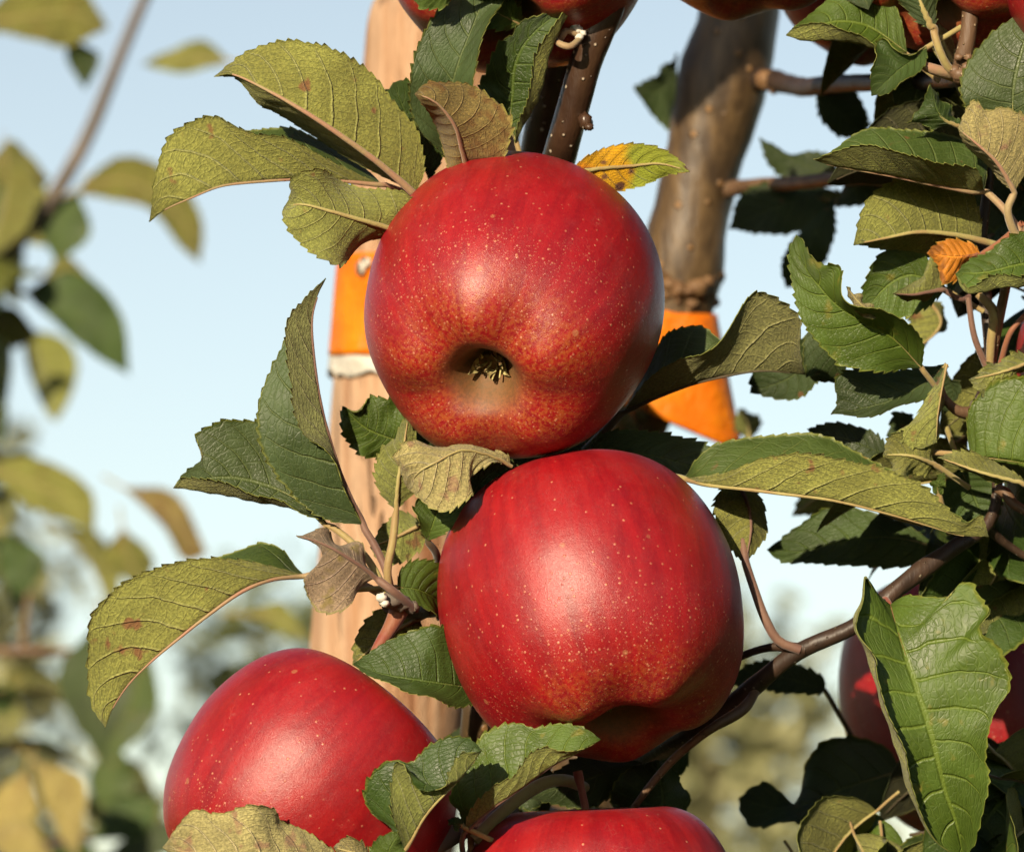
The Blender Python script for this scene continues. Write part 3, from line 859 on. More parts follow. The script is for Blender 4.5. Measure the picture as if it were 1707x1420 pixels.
# ---- bottom
leaf(T, 'green', [(674, 1414, -46), (687, 1397, -48), (710, 1364, -50), (740, 1330, -52), (770, 1296, -52), (790, 1272, -51), (803, 1250, -50)],
     [(674, 1414), (655, 1388), (624, 1367), (607, 1337), (611, 1307), (635, 1274), (661, 1267), (684, 1270), (710, 1244), (747, 1230), (785, 1234), (803, 1250)],
     [(674, 1414), (661, 1379), (652, 1345), (656, 1300), (662, 1277), (687, 1286), (717, 1303), (745, 1306), (757, 1280), (770, 1257), (790, 1253), (803, 1250)], 'aT', ad=5, bd=-4, W_=130, wave=.0008,
     pet=[(674, 1414, -46), (664, 1440, -40), (670, 1480, -20)], label='curled leaf folded over in front of the left apple', rib=.8)
leaf(T, 'bright', [(774, 1384, -26), (815, 1352, -32), (852, 1327, -36), (890, 1301, -38), (927, 1275, -40), (965, 1255, -40), (1001, 1232, -38)],
     [(774, 1384), (765, 1350), (751, 1334), (759, 1307), (785, 1270), (800, 1229), (830, 1210), (860, 1203), (894, 1212), (927, 1205), (972, 1213), (1001, 1232)],
     [(774, 1384), (781, 1352), (800, 1330), (822, 1311), (856, 1298), (871, 1277), (886, 1255), (909, 1244), (935, 1249), (972, 1245), (1001, 1232)], 'aT', ad=8, bd=-4,
     pet=[(774, 1384, -26), (770, 1405, -20), (775, 1440, -8)], st='purple', label='bright green folded leaf below the middle apple', rib=.8, wave=.0007)
tube('fruit_stalk', [(790, 1400, -16, 22), (830, 1360, -14, 22), (866, 1330, -10, 22), (905, 1306, -4, 22), (940, 1300, 4, 21), (975, 1312, 16, 18)], T, M_ST['olive'], 10, 30)
tube('fruit_stalk', [(784, 1380, -16, 12), (786, 1440, -12, 12)], T, M_ST['red'], 8, 10)
leaf(T, 'bright', [(650, 1450, -44), (648, 1418, -48), (668, 1384, -48)], [(650, 1450), (618, 1430), (618, 1410), (642, 1391), (668, 1384)], [(650, 1450), (672, 1430), (674, 1405), (668, 1384)], 'aT', hi=False)
leaf(T, 'green', [(775, 1376, -28), (758, 1372, -30), (746, 1366, -30)], [(775, 1376), (765, 1362), (746, 1366)], [(775, 1376), (760, 1382), (746, 1366)], 'aT', hi=False, teeth=.4)
leaf(T, 'pale', [(560, 1465, -42), (500, 1440, -50), (440, 1428, -54), (370, 1426, -54), (310, 1420, -52), (271, 1412, -50)],
     [(560, 1465), (562, 1426), (532, 1399), (504, 1379), (467, 1366), (447, 1346), (422, 1341), (398, 1347), (357, 1356), (324, 1349), (300, 1371), (271, 1412)],
     [(560, 1465), (480, 1482), (400, 1492), (320, 1462), (271, 1412)], 'aU', sa=.35, sb=.3, wave=.002, quilt=.0008, label='pale yellowish crumpled leaf under the left apple', teeth=.6)
leaf(T, 'pale', [(640, 1450, -44), (600, 1425, -48), (556, 1412, -48)], [(640, 1450), (605, 1412), (578, 1394), (556, 1412)], [(640, 1450), (590, 1445), (556, 1412)], 'aU', hi=False, wave=.0015)
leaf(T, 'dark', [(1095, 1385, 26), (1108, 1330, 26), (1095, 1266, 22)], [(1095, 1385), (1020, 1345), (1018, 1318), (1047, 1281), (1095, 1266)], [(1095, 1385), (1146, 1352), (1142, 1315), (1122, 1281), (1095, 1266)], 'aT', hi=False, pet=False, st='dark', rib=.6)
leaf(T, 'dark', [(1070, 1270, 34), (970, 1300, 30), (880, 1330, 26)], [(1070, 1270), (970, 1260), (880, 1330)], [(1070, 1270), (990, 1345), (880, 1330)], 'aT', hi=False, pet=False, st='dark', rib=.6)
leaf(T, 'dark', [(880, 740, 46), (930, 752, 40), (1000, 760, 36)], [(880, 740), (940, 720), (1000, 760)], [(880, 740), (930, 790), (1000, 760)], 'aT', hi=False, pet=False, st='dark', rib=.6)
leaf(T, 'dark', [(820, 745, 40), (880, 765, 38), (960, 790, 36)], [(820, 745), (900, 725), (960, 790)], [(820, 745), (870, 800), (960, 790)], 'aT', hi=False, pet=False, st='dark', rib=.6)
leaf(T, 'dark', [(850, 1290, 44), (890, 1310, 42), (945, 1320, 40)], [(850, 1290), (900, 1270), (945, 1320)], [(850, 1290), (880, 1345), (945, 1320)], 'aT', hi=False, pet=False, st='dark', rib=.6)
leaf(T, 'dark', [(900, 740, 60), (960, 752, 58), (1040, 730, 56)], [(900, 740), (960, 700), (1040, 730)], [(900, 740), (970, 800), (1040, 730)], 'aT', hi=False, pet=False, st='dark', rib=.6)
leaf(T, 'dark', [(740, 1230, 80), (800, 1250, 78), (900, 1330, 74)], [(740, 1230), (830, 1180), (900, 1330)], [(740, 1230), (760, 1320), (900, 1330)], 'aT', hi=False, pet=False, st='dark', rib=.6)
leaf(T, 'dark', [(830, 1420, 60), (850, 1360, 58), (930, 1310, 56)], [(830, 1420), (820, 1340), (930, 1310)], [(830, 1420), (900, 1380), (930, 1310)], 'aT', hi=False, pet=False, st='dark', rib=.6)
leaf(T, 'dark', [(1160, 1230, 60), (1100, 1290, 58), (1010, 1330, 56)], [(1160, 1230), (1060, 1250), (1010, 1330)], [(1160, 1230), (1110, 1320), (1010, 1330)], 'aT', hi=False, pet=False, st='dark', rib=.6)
# ---- right of the middle apple
leaf(T, 'olive', [(1143, 797, 2), (1173, 806, -6), (1240, 816, -12), (1306, 826, -16), (1389, 837, -18), (1472, 857, -18), (1555, 880, -16), (1605, 894, -14), (1648, 894, -12)],
     [(1143, 797), (1210, 787), (1240, 775), (1273, 763), (1319, 755), (1353, 755), (1422, 771), (1472, 781), (1539, 810), (1582, 850), (1612, 873), (1637, 859), (1648, 894)],
     [(1143, 797), (1160, 770), (1187, 746), (1233, 730), (1273, 723), (1339, 723), (1373, 731), (1422, 751), (1500, 790), (1580, 850), (1648, 894)], 'aU', sa=-.25, bd=19,
     pet=[(1143, 797, 2), (1100, 790, 16), (1060, 800, 40)], label='long leaf with toothed olive underside right of the middle apple', wave=.0004)
leaf(T, 'grey', [(1040, 684, 26), (1098, 661, 18), (1157, 642, 12), (1216, 630, 8), (1274, 621, 6), (1342, 624, 8)],
     [(1040, 684), (1080, 632), (1130, 602), (1175, 586), (1210, 555), (1235, 520), (1251, 493), (1267, 485), (1290, 493), (1321, 517), (1334, 535), (1334, 580), (1342, 624)],
     [(1040, 684), (1085, 600), (1105, 560), (1130, 547), (1169, 547), (1200, 565), (1250, 590), (1342, 624)], 'aU', ad=-15, bd=14,
     pet=[(1040, 684, 26), (1005, 722, 28), (975, 752, 34)], st='dark', label='dark leaf sticking out right of the top apple in its shade', petw=14)
leaf(T, 'grey', [(965, 765, 30), (1060, 755, 24), (1200, 792, 20)], [(965, 765), (1000, 725), (1040, 715), (1087, 719), (1118, 724), (1185, 746), (1200, 792)], [(965, 765), (1060, 805), (1200, 792)], 'aT', sa=.3, sb=-.3)
leaf(T, 'olive', [(1225, 798, 16), (1246, 840, 10), (1252, 880, 8), (1243, 938, 6)], [(1225, 798), (1192, 830), (1198, 880), (1224, 922), (1243, 938)], [(1225, 798), (1256, 812), (1276, 850), (1282, 878), (1263, 912), (1243, 938)], 'aU', sa=.4, sb=.9,
     pet=[(1243, 938, 6), (1254, 972, 4), (1276, 1032, 2), (1298, 1068, 2), (1334, 1083, 2)], st='purple', petw=15)
leaf(T, 'green', [(1570, 912, 52), (1480, 895, 58), (1400, 905, 62), (1340, 920, 64), (1278, 916, 64)], [(1570, 912), (1539, 893), (1489, 866), (1422, 846), (1373, 849), (1326, 879), (1278, 916)],
     [(1570, 912), (1532, 942), (1439, 944), (1339, 939), (1300, 935), (1278, 916)], 'aT', hi=False, sa=.6, sb=-.3)
leaf(T, 'bright', [(1484, 1008, -12), (1499, 1065, -20), (1517, 1120, -24), (1539, 1186, -26), (1561, 1259, -26), (1579, 1325, -24), (1597, 1376, -22), (1606, 1432, -18)],
     [(1484, 1008), (1462, 990), (1443, 962), (1441, 1000), (1432, 1045), (1462, 1092), (1464, 1130), (1474, 1193), (1506, 1259), (1517, 1300), (1560, 1395), (1606, 1432)],
     [(1484, 1008), (1510, 993), (1579, 993), (1590, 978), (1607, 969), (1623, 975), (1634, 999), (1649, 1014), (1634, 1050), (1667, 1079), (1685, 1145), (1656, 1193), (1643, 1259), (1649, 1306), (1634, 1372), (1621, 1413), (1606, 1432)],
     'bT', ra=[(1484, 1008), (1460, 986), (1441, 956), (1437, 995), (1421, 1028), (1444, 1098), (1466, 1178), (1491, 1259), (1517, 1332), (1560, 1402), (1606, 1432)], rad=-3, ad=-10, sb=-.2,
     pet=[(1484, 1008, -12), (1475, 998, -6), (1462, 1012, 0)], st='red', label='large bright green leaf hanging at lower right', wave=.0008, quilt=.0005, rib=1.1)
leaf(T, 'dark', [(1376, 1150, 112), (1290, 1128, 112), (1208, 1138, 110)], [(1376, 1150), (1374, 1130), (1337, 1109), (1290, 1100), (1246, 1107), (1208, 1138)], [(1376, 1150), (1363, 1157), (1272, 1150), (1208, 1138)], 'aT', hi=False, sa=.5, sb=-.5,
     pet=[(1376, 1150, 112), (1400, 1192, 114), (1440, 1262, 120)], st='dark')
leaf(T, 'dark', [(1500, 1285, 110), (1420, 1310, 112), (1360, 1336, 114), (1290, 1346, 116), (1231, 1330, 118)], [(1500, 1285), (1484, 1250), (1436, 1229), (1381, 1232), (1350, 1262), (1335, 1300), (1326, 1338), (1285, 1308), (1260, 1308), (1231, 1330)],
     [(1500, 1285), (1480, 1345), (1420, 1363), (1363, 1369), (1300, 1373), (1253, 1377), (1235, 1350), (1231, 1330)], 'aT', hi=False, sa=.3, sb=-.4)
# ---- upper right
leaf(T, 'bright', [(1512, 88, 14), (1450, 46, 14), (1400, 36, 12), (1350, 46, 10), (1311, 58, 8)], [(1512, 88), (1500, 30), (1470, -20), (1420, -32), (1384, -4), (1353, 22), (1325, 44), (1311, 58)],
     [(1512, 88), (1462, 78), (1428, 57), (1390, 44), (1353, 39), (1322, 47), (1311, 58)], 'aT', r=[(1512, 88), (1462, 86), (1431, 77), (1392, 73), (1345, 73), (1311, 60)], rd=-6, bd=-10, sa=.4, teeth=.5)
leaf(T, 'green', [(1545, 78, 2), (1515, 105, 0), (1485, 130, -2), (1453, 160, -2)], [(1545, 78), (1520, 88), (1490, 80), (1466, 69), (1460, 95), (1451, 118), (1453, 160)], [(1545, 78), (1543, 103), (1522, 128), (1483, 152), (1453, 160)], 'bT', sa=-.6, sb=-.4, teeth=.6)
leaf(T, 'grey', [(1556, 52, 0), (1535, 5, -2), (1515, -60, 0)], [(1556, 52), (1515, 22), (1482, -30), (1515, -60)], [(1556, 52), (1562, 0), (1545, -40), (1515, -60)], 'aT', pet=[(1556, 52, 0), (1566, 84, 0), (1580, 112, 2), (1596, 124, 4)], petw=13, rib=1.6)
leaf(T, 'pale', [(1590, 105, 14), (1575, 75, 14), (1565, 40, 14)], [(1590, 105), (1562, 95), (1552, 65), (1565, 40)], [(1590, 105), (1592, 75), (1580, 55), (1565, 40)], 'aU', hi=False, teeth=.2)
leaf(T, 'olive', [(1640, 316, 4), (1618, 319, 0), (1548, 308, -4), (1489, 296, -6), (1431, 286, -6), (1376, 274, -5), (1356, 266, -4)],
     [(1640, 316), (1630, 285), (1587, 277), (1528, 262), (1470, 243), (1450, 240), (1400, 253), (1375, 260), (1356, 266)],
     [(1640, 316), (1644, 275), (1632, 248), (1587, 225), (1509, 217), (1450, 216), (1415, 231), (1388, 250), (1356, 266)], 'aU', ad=-12, bd=14, pet=[(1640, 316, 4), (1673, 348, 2), (1702, 390, 0)], st='pink', petw=12)
leaf(T, 'olive', [(1636, 400, 16), (1587, 391, 12), (1528, 388, 8), (1478, 398, 6), (1423, 408, 4)], [(1636, 400), (1634, 360), (1615, 320), (1580, 298), (1528, 292), (1489, 301), (1450, 328), (1431, 371), (1423, 408)],
     [(1636, 400), (1600, 420), (1540, 427), (1480, 413), (1423, 408)], 'aU', sa=.1, sb=.8, rib=1.3)
leaf(T, 'grey', [(1690, 218, 0), (1690, 150, -2), (1705, 80, -2), (1735, 0, 0)], [(1690, 218), (1640, 190), (1605, 172), (1602, 130), (1620, 95), (1660, 50), (1705, 18), (1735, 0)], [(1690, 218), (1745, 160), (1765, 80), (1735, 0)], 'aT', sa=.3, sb=-.3)
leaf(T, 'green', [(1602, 214, 0), (1570, 196, -3), (1550, 140, -4)], [(1602, 214), (1550, 208), (1518, 205), (1535, 180), (1550, 140)], [(1602, 214), (1588, 185), (1562, 160), (1550, 140)], 'aT', hi=False)
leaf(T, 'pale', [(1692, 320, -4), (1664, 276, -8), (1635, 247, -10), (1610, 226, -10), (1597, 214, -9)], [(1692, 320), (1720, 260), (1712, 201), (1676, 178), (1646, 183), (1625, 168), (1612, 180), (1597, 214)], [(1692, 320), (1655, 286), (1620, 256), (1597, 214)], 'aU', sa=.3, sb=.8,
     pet=[(1692, 320, -4), (1680, 350, -4), (1690, 386, -2), (1700, 400, -1)], st='pink', petw=13)
leaf(T, 'bright', [(1536, 614, 0), (1489, 563, -6), (1450, 540, -8), (1400, 510, -9), (1360, 470, -9), (1335, 430, -8), (1327, 392, -7)],
     [(1536, 614), (1489, 616), (1431, 615), (1399, 607), (1364, 571), (1337, 536), (1325, 493), (1316, 450), (1316, 415), (1327, 392)],
     [(1536, 614), (1540, 575), (1524, 544), (1500, 527), (1470, 523), (1440, 520), (1415, 497), (1411, 470), (1399, 447), (1376, 450), (1353, 430), (1341, 403), (1327, 392)], 'aT', sa=.2, sb=-.9, wave=.0012, st='olive',
     pet=[(1536, 614, 0), (1556, 640, 3), (1572, 662, 6)], label='bright wavy leaf standing out against the sky at right')
leaf(T, 'pale', [(1468, 527, -14), (1436, 508, -16), (1411, 478, -15)], [(1468, 527), (1446, 505), (1411, 478)], [(1468, 527), (1444, 530), (1424, 515), (1411, 478)], 'bU', hi=False, teeth=.3, pet=False, rib=.4)
leaf(T, 'dark', [(1577, 607, 6), (1540, 640, 8), (1490, 668, 8), (1440, 682, 8), (1385, 690, 8)], [(1577, 607), (1544, 612), (1490, 618), (1430, 614), (1392, 630), (1396, 670), (1385, 690)], [(1577, 607), (1566, 650), (1530, 669), (1480, 686), (1430, 693), (1385, 690)], 'aT', sa=.3, sb=-.5, pet=False)
leaf(T, 'olive', [(1577, 607, -2), (1568, 660, -4), (1560, 738, -4)], [(1577, 607), (1548, 661), (1517, 704), (1494, 726), (1530, 748), (1560, 738)], [(1577, 607), (1573, 660), (1566, 710), (1560, 738)], 'aU', sa=.2, sb=.9, pet=False, rib=.5)
leaf(T, 'bright', [(1578, 482, 20), (1520, 458, 20), (1480, 475, 20), (1440, 522, 20)], [(1578, 482), (1545, 430), (1513, 409), (1483, 414), (1454, 439), (1438, 483), (1440, 522)], [(1578, 482), (1530, 522), (1480, 532), (1440, 522)], 'aT', sa=-.3, sb=-.5)
leaf(T, 'olive', [(1570, 482, 12), (1530, 492, 8), (1488, 490, 6)], [(1570, 482), (1571, 430), (1557, 420), (1545, 455), (1515, 474), (1488, 490)], [(1570, 482), (1530, 503), (1488, 490)], 'aU', hi=False, pet=[(1570, 482, 12), (1602, 499, 14), (1616, 494, 16)], st='purple')
leaf(T, 'orange', [(1636, 425, 8), (1590, 428, 4), (1545, 422, 4)], [(1636, 425), (1622, 408), (1587, 399), (1560, 407), (1545, 422)], [(1636, 425), (1602, 447), (1594, 466), (1570, 472), (1564, 442), (1545, 422)], 'aT', wave=.0022, quilt=.0003, st='red', pet=[(1636, 425, 8), (1670, 402, 4), (1705, 372, 0)], petw=10, label='small withered orange leaf at right')
leaf(T, 'bright', [(1770, 432, 0), (1700, 440, -6), (1650, 452, -8), (1593, 456, -8)], [(1770, 432), (1720, 388), (1676, 398), (1646, 420), (1617, 432), (1593, 456)], [(1770, 432), (1707, 458), (1650, 462), (1612, 482), (1593, 456)], 'aT', r=[(1770, 432), (1710, 480), (1670, 486), (1610, 492), (1593, 456)], rd=-5, bd=-8, sa=.4)
leaf(T, 'olive', [(1745, 592, -4), (1680, 617, -8), (1615, 633, -8)], [(1745, 592), (1700, 591), (1661, 602), (1615, 633)], [(1745, 592), (1700, 626), (1655, 666), (1630, 651), (1615, 633)], 'bU', sa=.3, sb=.3)
leaf(T, 'bright', [(1618, 760, -6), (1660, 768, -10), (1712, 778, -12), (1790, 802, -10)], [(1618, 760), (1612, 720), (1617, 676), (1640, 650), (1665, 633), (1720, 628), (1785, 680), (1790, 802)], [(1618, 760), (1680, 788), (1740, 815), (1790, 802)], 'aT', sa=.25, sb=.9, quilt=.0005, label='vivid green leaf cut by the right edge of the picture')
leaf(T, 'olive', [(1562, 776, 0), (1520, 760, -4), (1472, 758, -2)], [(1562, 776), (1546, 731), (1500, 719), (1478, 734), (1472, 758)], [(1562, 776), (1530, 793), (1490, 786), (1472, 758)], 'aU', wave=.0016)
leaf(T, 'olive', [(1712, 806, -12), (1640, 788, -14), (1563, 762, -10)], [(1712, 806), (1660, 768), (1600, 752), (1563, 762)], [(1712, 806), (1640, 797), (1563, 762)], 'aU', sb=.9)
leaf(T, 'green', [(1600, 778, 20), (1625, 830, 22), (1650, 892, 20)], [(1600, 778), (1560, 830), (1590, 880), (1650, 892)], [(1600, 778), (1660, 800), (1668, 850), (1650, 892)], 'aT', sa=-.2, sb=-.2)
leaf(T, 'bright', [(1565, 830, 2), (1563, 805, 0), (1574, 786, 0)], [(1565, 830), (1552, 808), (1574, 786)], [(1565, 830), (1576, 808), (1574, 786)], 'aT', hi=False, teeth=.3)
leaf(T, 'olive', [(1620, 905, 40), (1640, 940, 44), (1590, 985, 44)], [(1620, 905), (1570, 940), (1590, 985)], [(1620, 905), (1655, 950), (1590, 985)], 'aU', hi=False)
# ---- leaves coloured dark for shade, behind trunk and upper right
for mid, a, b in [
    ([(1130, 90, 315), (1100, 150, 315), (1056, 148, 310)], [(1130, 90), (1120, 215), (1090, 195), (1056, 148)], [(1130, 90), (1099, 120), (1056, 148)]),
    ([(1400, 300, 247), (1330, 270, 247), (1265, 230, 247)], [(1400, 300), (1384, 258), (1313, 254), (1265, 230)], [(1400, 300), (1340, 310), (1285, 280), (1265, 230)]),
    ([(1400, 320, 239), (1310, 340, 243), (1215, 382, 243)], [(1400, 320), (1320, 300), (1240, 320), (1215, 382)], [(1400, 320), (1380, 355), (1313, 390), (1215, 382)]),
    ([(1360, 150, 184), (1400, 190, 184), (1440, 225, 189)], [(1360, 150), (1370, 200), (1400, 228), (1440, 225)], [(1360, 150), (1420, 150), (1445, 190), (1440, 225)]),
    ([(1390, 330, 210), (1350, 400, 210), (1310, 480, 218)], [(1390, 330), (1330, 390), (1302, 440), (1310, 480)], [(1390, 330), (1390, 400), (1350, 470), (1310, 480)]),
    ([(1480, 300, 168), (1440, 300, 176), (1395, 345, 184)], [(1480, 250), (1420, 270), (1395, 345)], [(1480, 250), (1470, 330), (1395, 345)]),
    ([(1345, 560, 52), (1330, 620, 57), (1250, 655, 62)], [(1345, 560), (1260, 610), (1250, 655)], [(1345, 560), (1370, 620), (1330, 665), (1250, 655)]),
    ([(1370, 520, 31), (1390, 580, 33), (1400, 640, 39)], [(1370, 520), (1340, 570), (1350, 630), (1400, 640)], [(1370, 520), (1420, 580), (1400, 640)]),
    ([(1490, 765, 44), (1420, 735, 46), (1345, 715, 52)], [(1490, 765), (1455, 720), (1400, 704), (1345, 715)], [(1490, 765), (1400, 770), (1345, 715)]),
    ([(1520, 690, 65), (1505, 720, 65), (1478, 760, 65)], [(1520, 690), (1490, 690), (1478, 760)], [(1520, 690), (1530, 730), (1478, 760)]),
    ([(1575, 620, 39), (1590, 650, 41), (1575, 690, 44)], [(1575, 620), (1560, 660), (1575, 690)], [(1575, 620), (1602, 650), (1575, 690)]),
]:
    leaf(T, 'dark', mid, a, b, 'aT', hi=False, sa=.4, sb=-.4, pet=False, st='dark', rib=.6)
leaf(T, 'gold', [(1440, 225, 210), (1432, 205, 210), (1415, 190, 210)], [(1440, 225), (1412, 222), (1415, 190)], [(1440, 225), (1450, 205), (1415, 190)], 'aU', hi=False, pet=False)
leaf(T, 'gold', [(1420, 312, 222), (1395, 290, 222), (1360, 292, 222)], [(1420, 312), (1395, 278), (1360, 292)], [(1420, 312), (1385, 305), (1360, 292)], 'aU', hi=False, pet=False)
leaf(T, 'gold', [(1425, 325, 218), (1400, 335, 218), (1360, 330, 218)], [(1425, 325), (1390, 318), (1360, 330)], [(1425, 325), (1395, 345), (1360, 330)], 'aU', hi=False, pet=False)
leaf(T, 'olive', [(1540, 490, 91), (1570, 540, 91), (1520, 590, 91)], [(1540, 490), (1515, 540), (1520, 590)], [(1540, 490), (1580, 530), (1520, 590)], 'aU', hi=False, pet=False)
leaf(T, 'olive', [(1620, 720, 78), (1590, 740, 78), (1550, 765, 78)], [(1620, 720), (1585, 722), (1550, 765)], [(1620, 720), (1600, 765), (1550, 765)], 'aU', hi=False, pet=False)
leaf(T, 'olive', [(1250, 740, 273), (1245, 700, 273), (1232, 680, 273)], [(1250, 740), (1225, 710), (1232, 680)], [(1250, 740), (1268, 700), (1232, 680)], 'aU', hi=False, pet=False)
leaf(T, 'olive', [(1400, 800, 189), (1360, 830, 193), (1320, 860, 193)], [(1400, 800), (1350, 800), (1320, 860)], [(1400, 800), (1390, 850), (1320, 860)], 'aU', hi=False, pet=False)
# stems at the right edge
for pts, mt in [([(1614, 496, 10, 10), (1624, 560, 10, 11), (1645, 614, 12, 11)], 'purple'), ([(1630, 490, 8, 13), (1656, 520, 8, 18), (1652, 570, 10, 16), (1650, 614, 12, 13)], 'olive'),
                ([(1712, 522, 6, 9), (1684, 555, 6, 10), (1668, 606, 10, 10)], 'red'), ([(1540, 868, 20, 22), (1500, 860, 22, 18), (1470, 850, 26, 12)], 'olive')]:
    tube('leaf_stalk', pts, T, M_ST[mt], 8, 20)

# ---- filler leaves: a few prototypes copied about behind and above (never in front of the apples)
def proto(kind, L, wd, curl, fold, seed):
    nv, nu = 48, 13
    v = np.linspace(0, 1, nv); U = np.linspace(-1, 1, nu)
    ang = curl * v
    y = np.cumsum(np.cos(ang)) / nv * L; z = -np.cumsum(np.sin(ang)) / nv * L
    w = wd * np.nan_to_num(np.sin(np.pi * v ** .85) ** .75)
    G = np.stack([w[:, None] * U[None] * math.cos(fold), y[:, None] + 0 * U[None], z[:, None] + np.abs(U)[None] * w[:, None] * math.sin(fold)], -1)
    G = grid_leaf(G, U, seed, 1.0, .0004, .0008)
    ob = leaf_mesh('leaf', G, U, True, kind, None, to_world=False)
    N_ = 12
    P = G[::4, nu // 2] - np.array([0, 0, .0004])
    P = np.vstack([[[0, -.009, .002], [0, -.004, .001]], P])
    V, F = tube_data(P, np.interp(np.linspace(0, 1, len(P)), [0, .3, 1], [.0006, .0005, .0002]), 6)
    s = mesh_obj('stalk', V, F, M_ST['dark' if kind in ('dark', 'green', 'grey') else 'olive'], parent=ob, origin=ORG[ob.name])
    return ob, s


PRO = {}
for k_, kd in enumerate(['green', 'dark', 'olive', 'bright', 'gold', 'grey']):
    PRO[kd] = [proto(kd, .072, .024, .9, .45, 900 + k_), proto(kd, .060, .021, 1.6, .25, 950 + k_)]
USED = set()


def filler(tree, kind, x, y, d, rot, scale=1.0):
    ob, s = PRO[kind][random.randrange(2)]
    if ob.name in USED:
        o2 = ob.copy(); COL.objects.link(o2); s2 = s.copy(); COL.objects.link(s2); s2.parent = o2
    else:
        USED.add(ob.name); o2 = ob
    o2.rotation_euler = rot
    o2.scale = (scale,) * 3
    put(o2, W(C(x, y, d)), tree)
    return o2


def scatter(tree, box, n, kinds, seed, sc=1.0):
    g = random.Random(seed)
    x0, x1, y0, y1, d0, d1 = box
    for _ in range(n):
        filler(tree, g.choice(kinds), g.uniform(x0, x1), g.uniform(y0, y1), g.uniform(d0, d1),
               (g.uniform(-1.2, 0.6), g.uniform(-.9, .9), g.uniform(0, 6.28)), g.uniform(.8, 1.15) * sc)


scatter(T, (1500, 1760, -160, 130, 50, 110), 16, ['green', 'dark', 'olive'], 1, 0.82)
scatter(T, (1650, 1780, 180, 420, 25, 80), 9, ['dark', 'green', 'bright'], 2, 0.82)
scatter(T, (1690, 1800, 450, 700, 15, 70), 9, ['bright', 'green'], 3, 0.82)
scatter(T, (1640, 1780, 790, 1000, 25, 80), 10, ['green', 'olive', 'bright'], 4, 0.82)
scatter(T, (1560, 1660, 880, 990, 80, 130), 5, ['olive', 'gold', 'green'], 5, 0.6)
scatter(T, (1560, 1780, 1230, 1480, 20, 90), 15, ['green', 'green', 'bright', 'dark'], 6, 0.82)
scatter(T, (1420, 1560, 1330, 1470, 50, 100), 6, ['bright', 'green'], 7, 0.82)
scatter(T, (1280, 1420, 1400, 1500, 80, 130), 4, ['olive', 'green'], 8, 0.82)
scatter(T, (740, 860, -800, -600, 95, 130), 10, ['green', 'olive'], 12, .8)  # unseen leaves above the frame, added to shade the trunk's top
scatter(T, (1320, 1420, -300, -200, 60, 120), 3, ['green', 'dark', 'olive'], 9)  # more leaves above the frame, added to cast shade

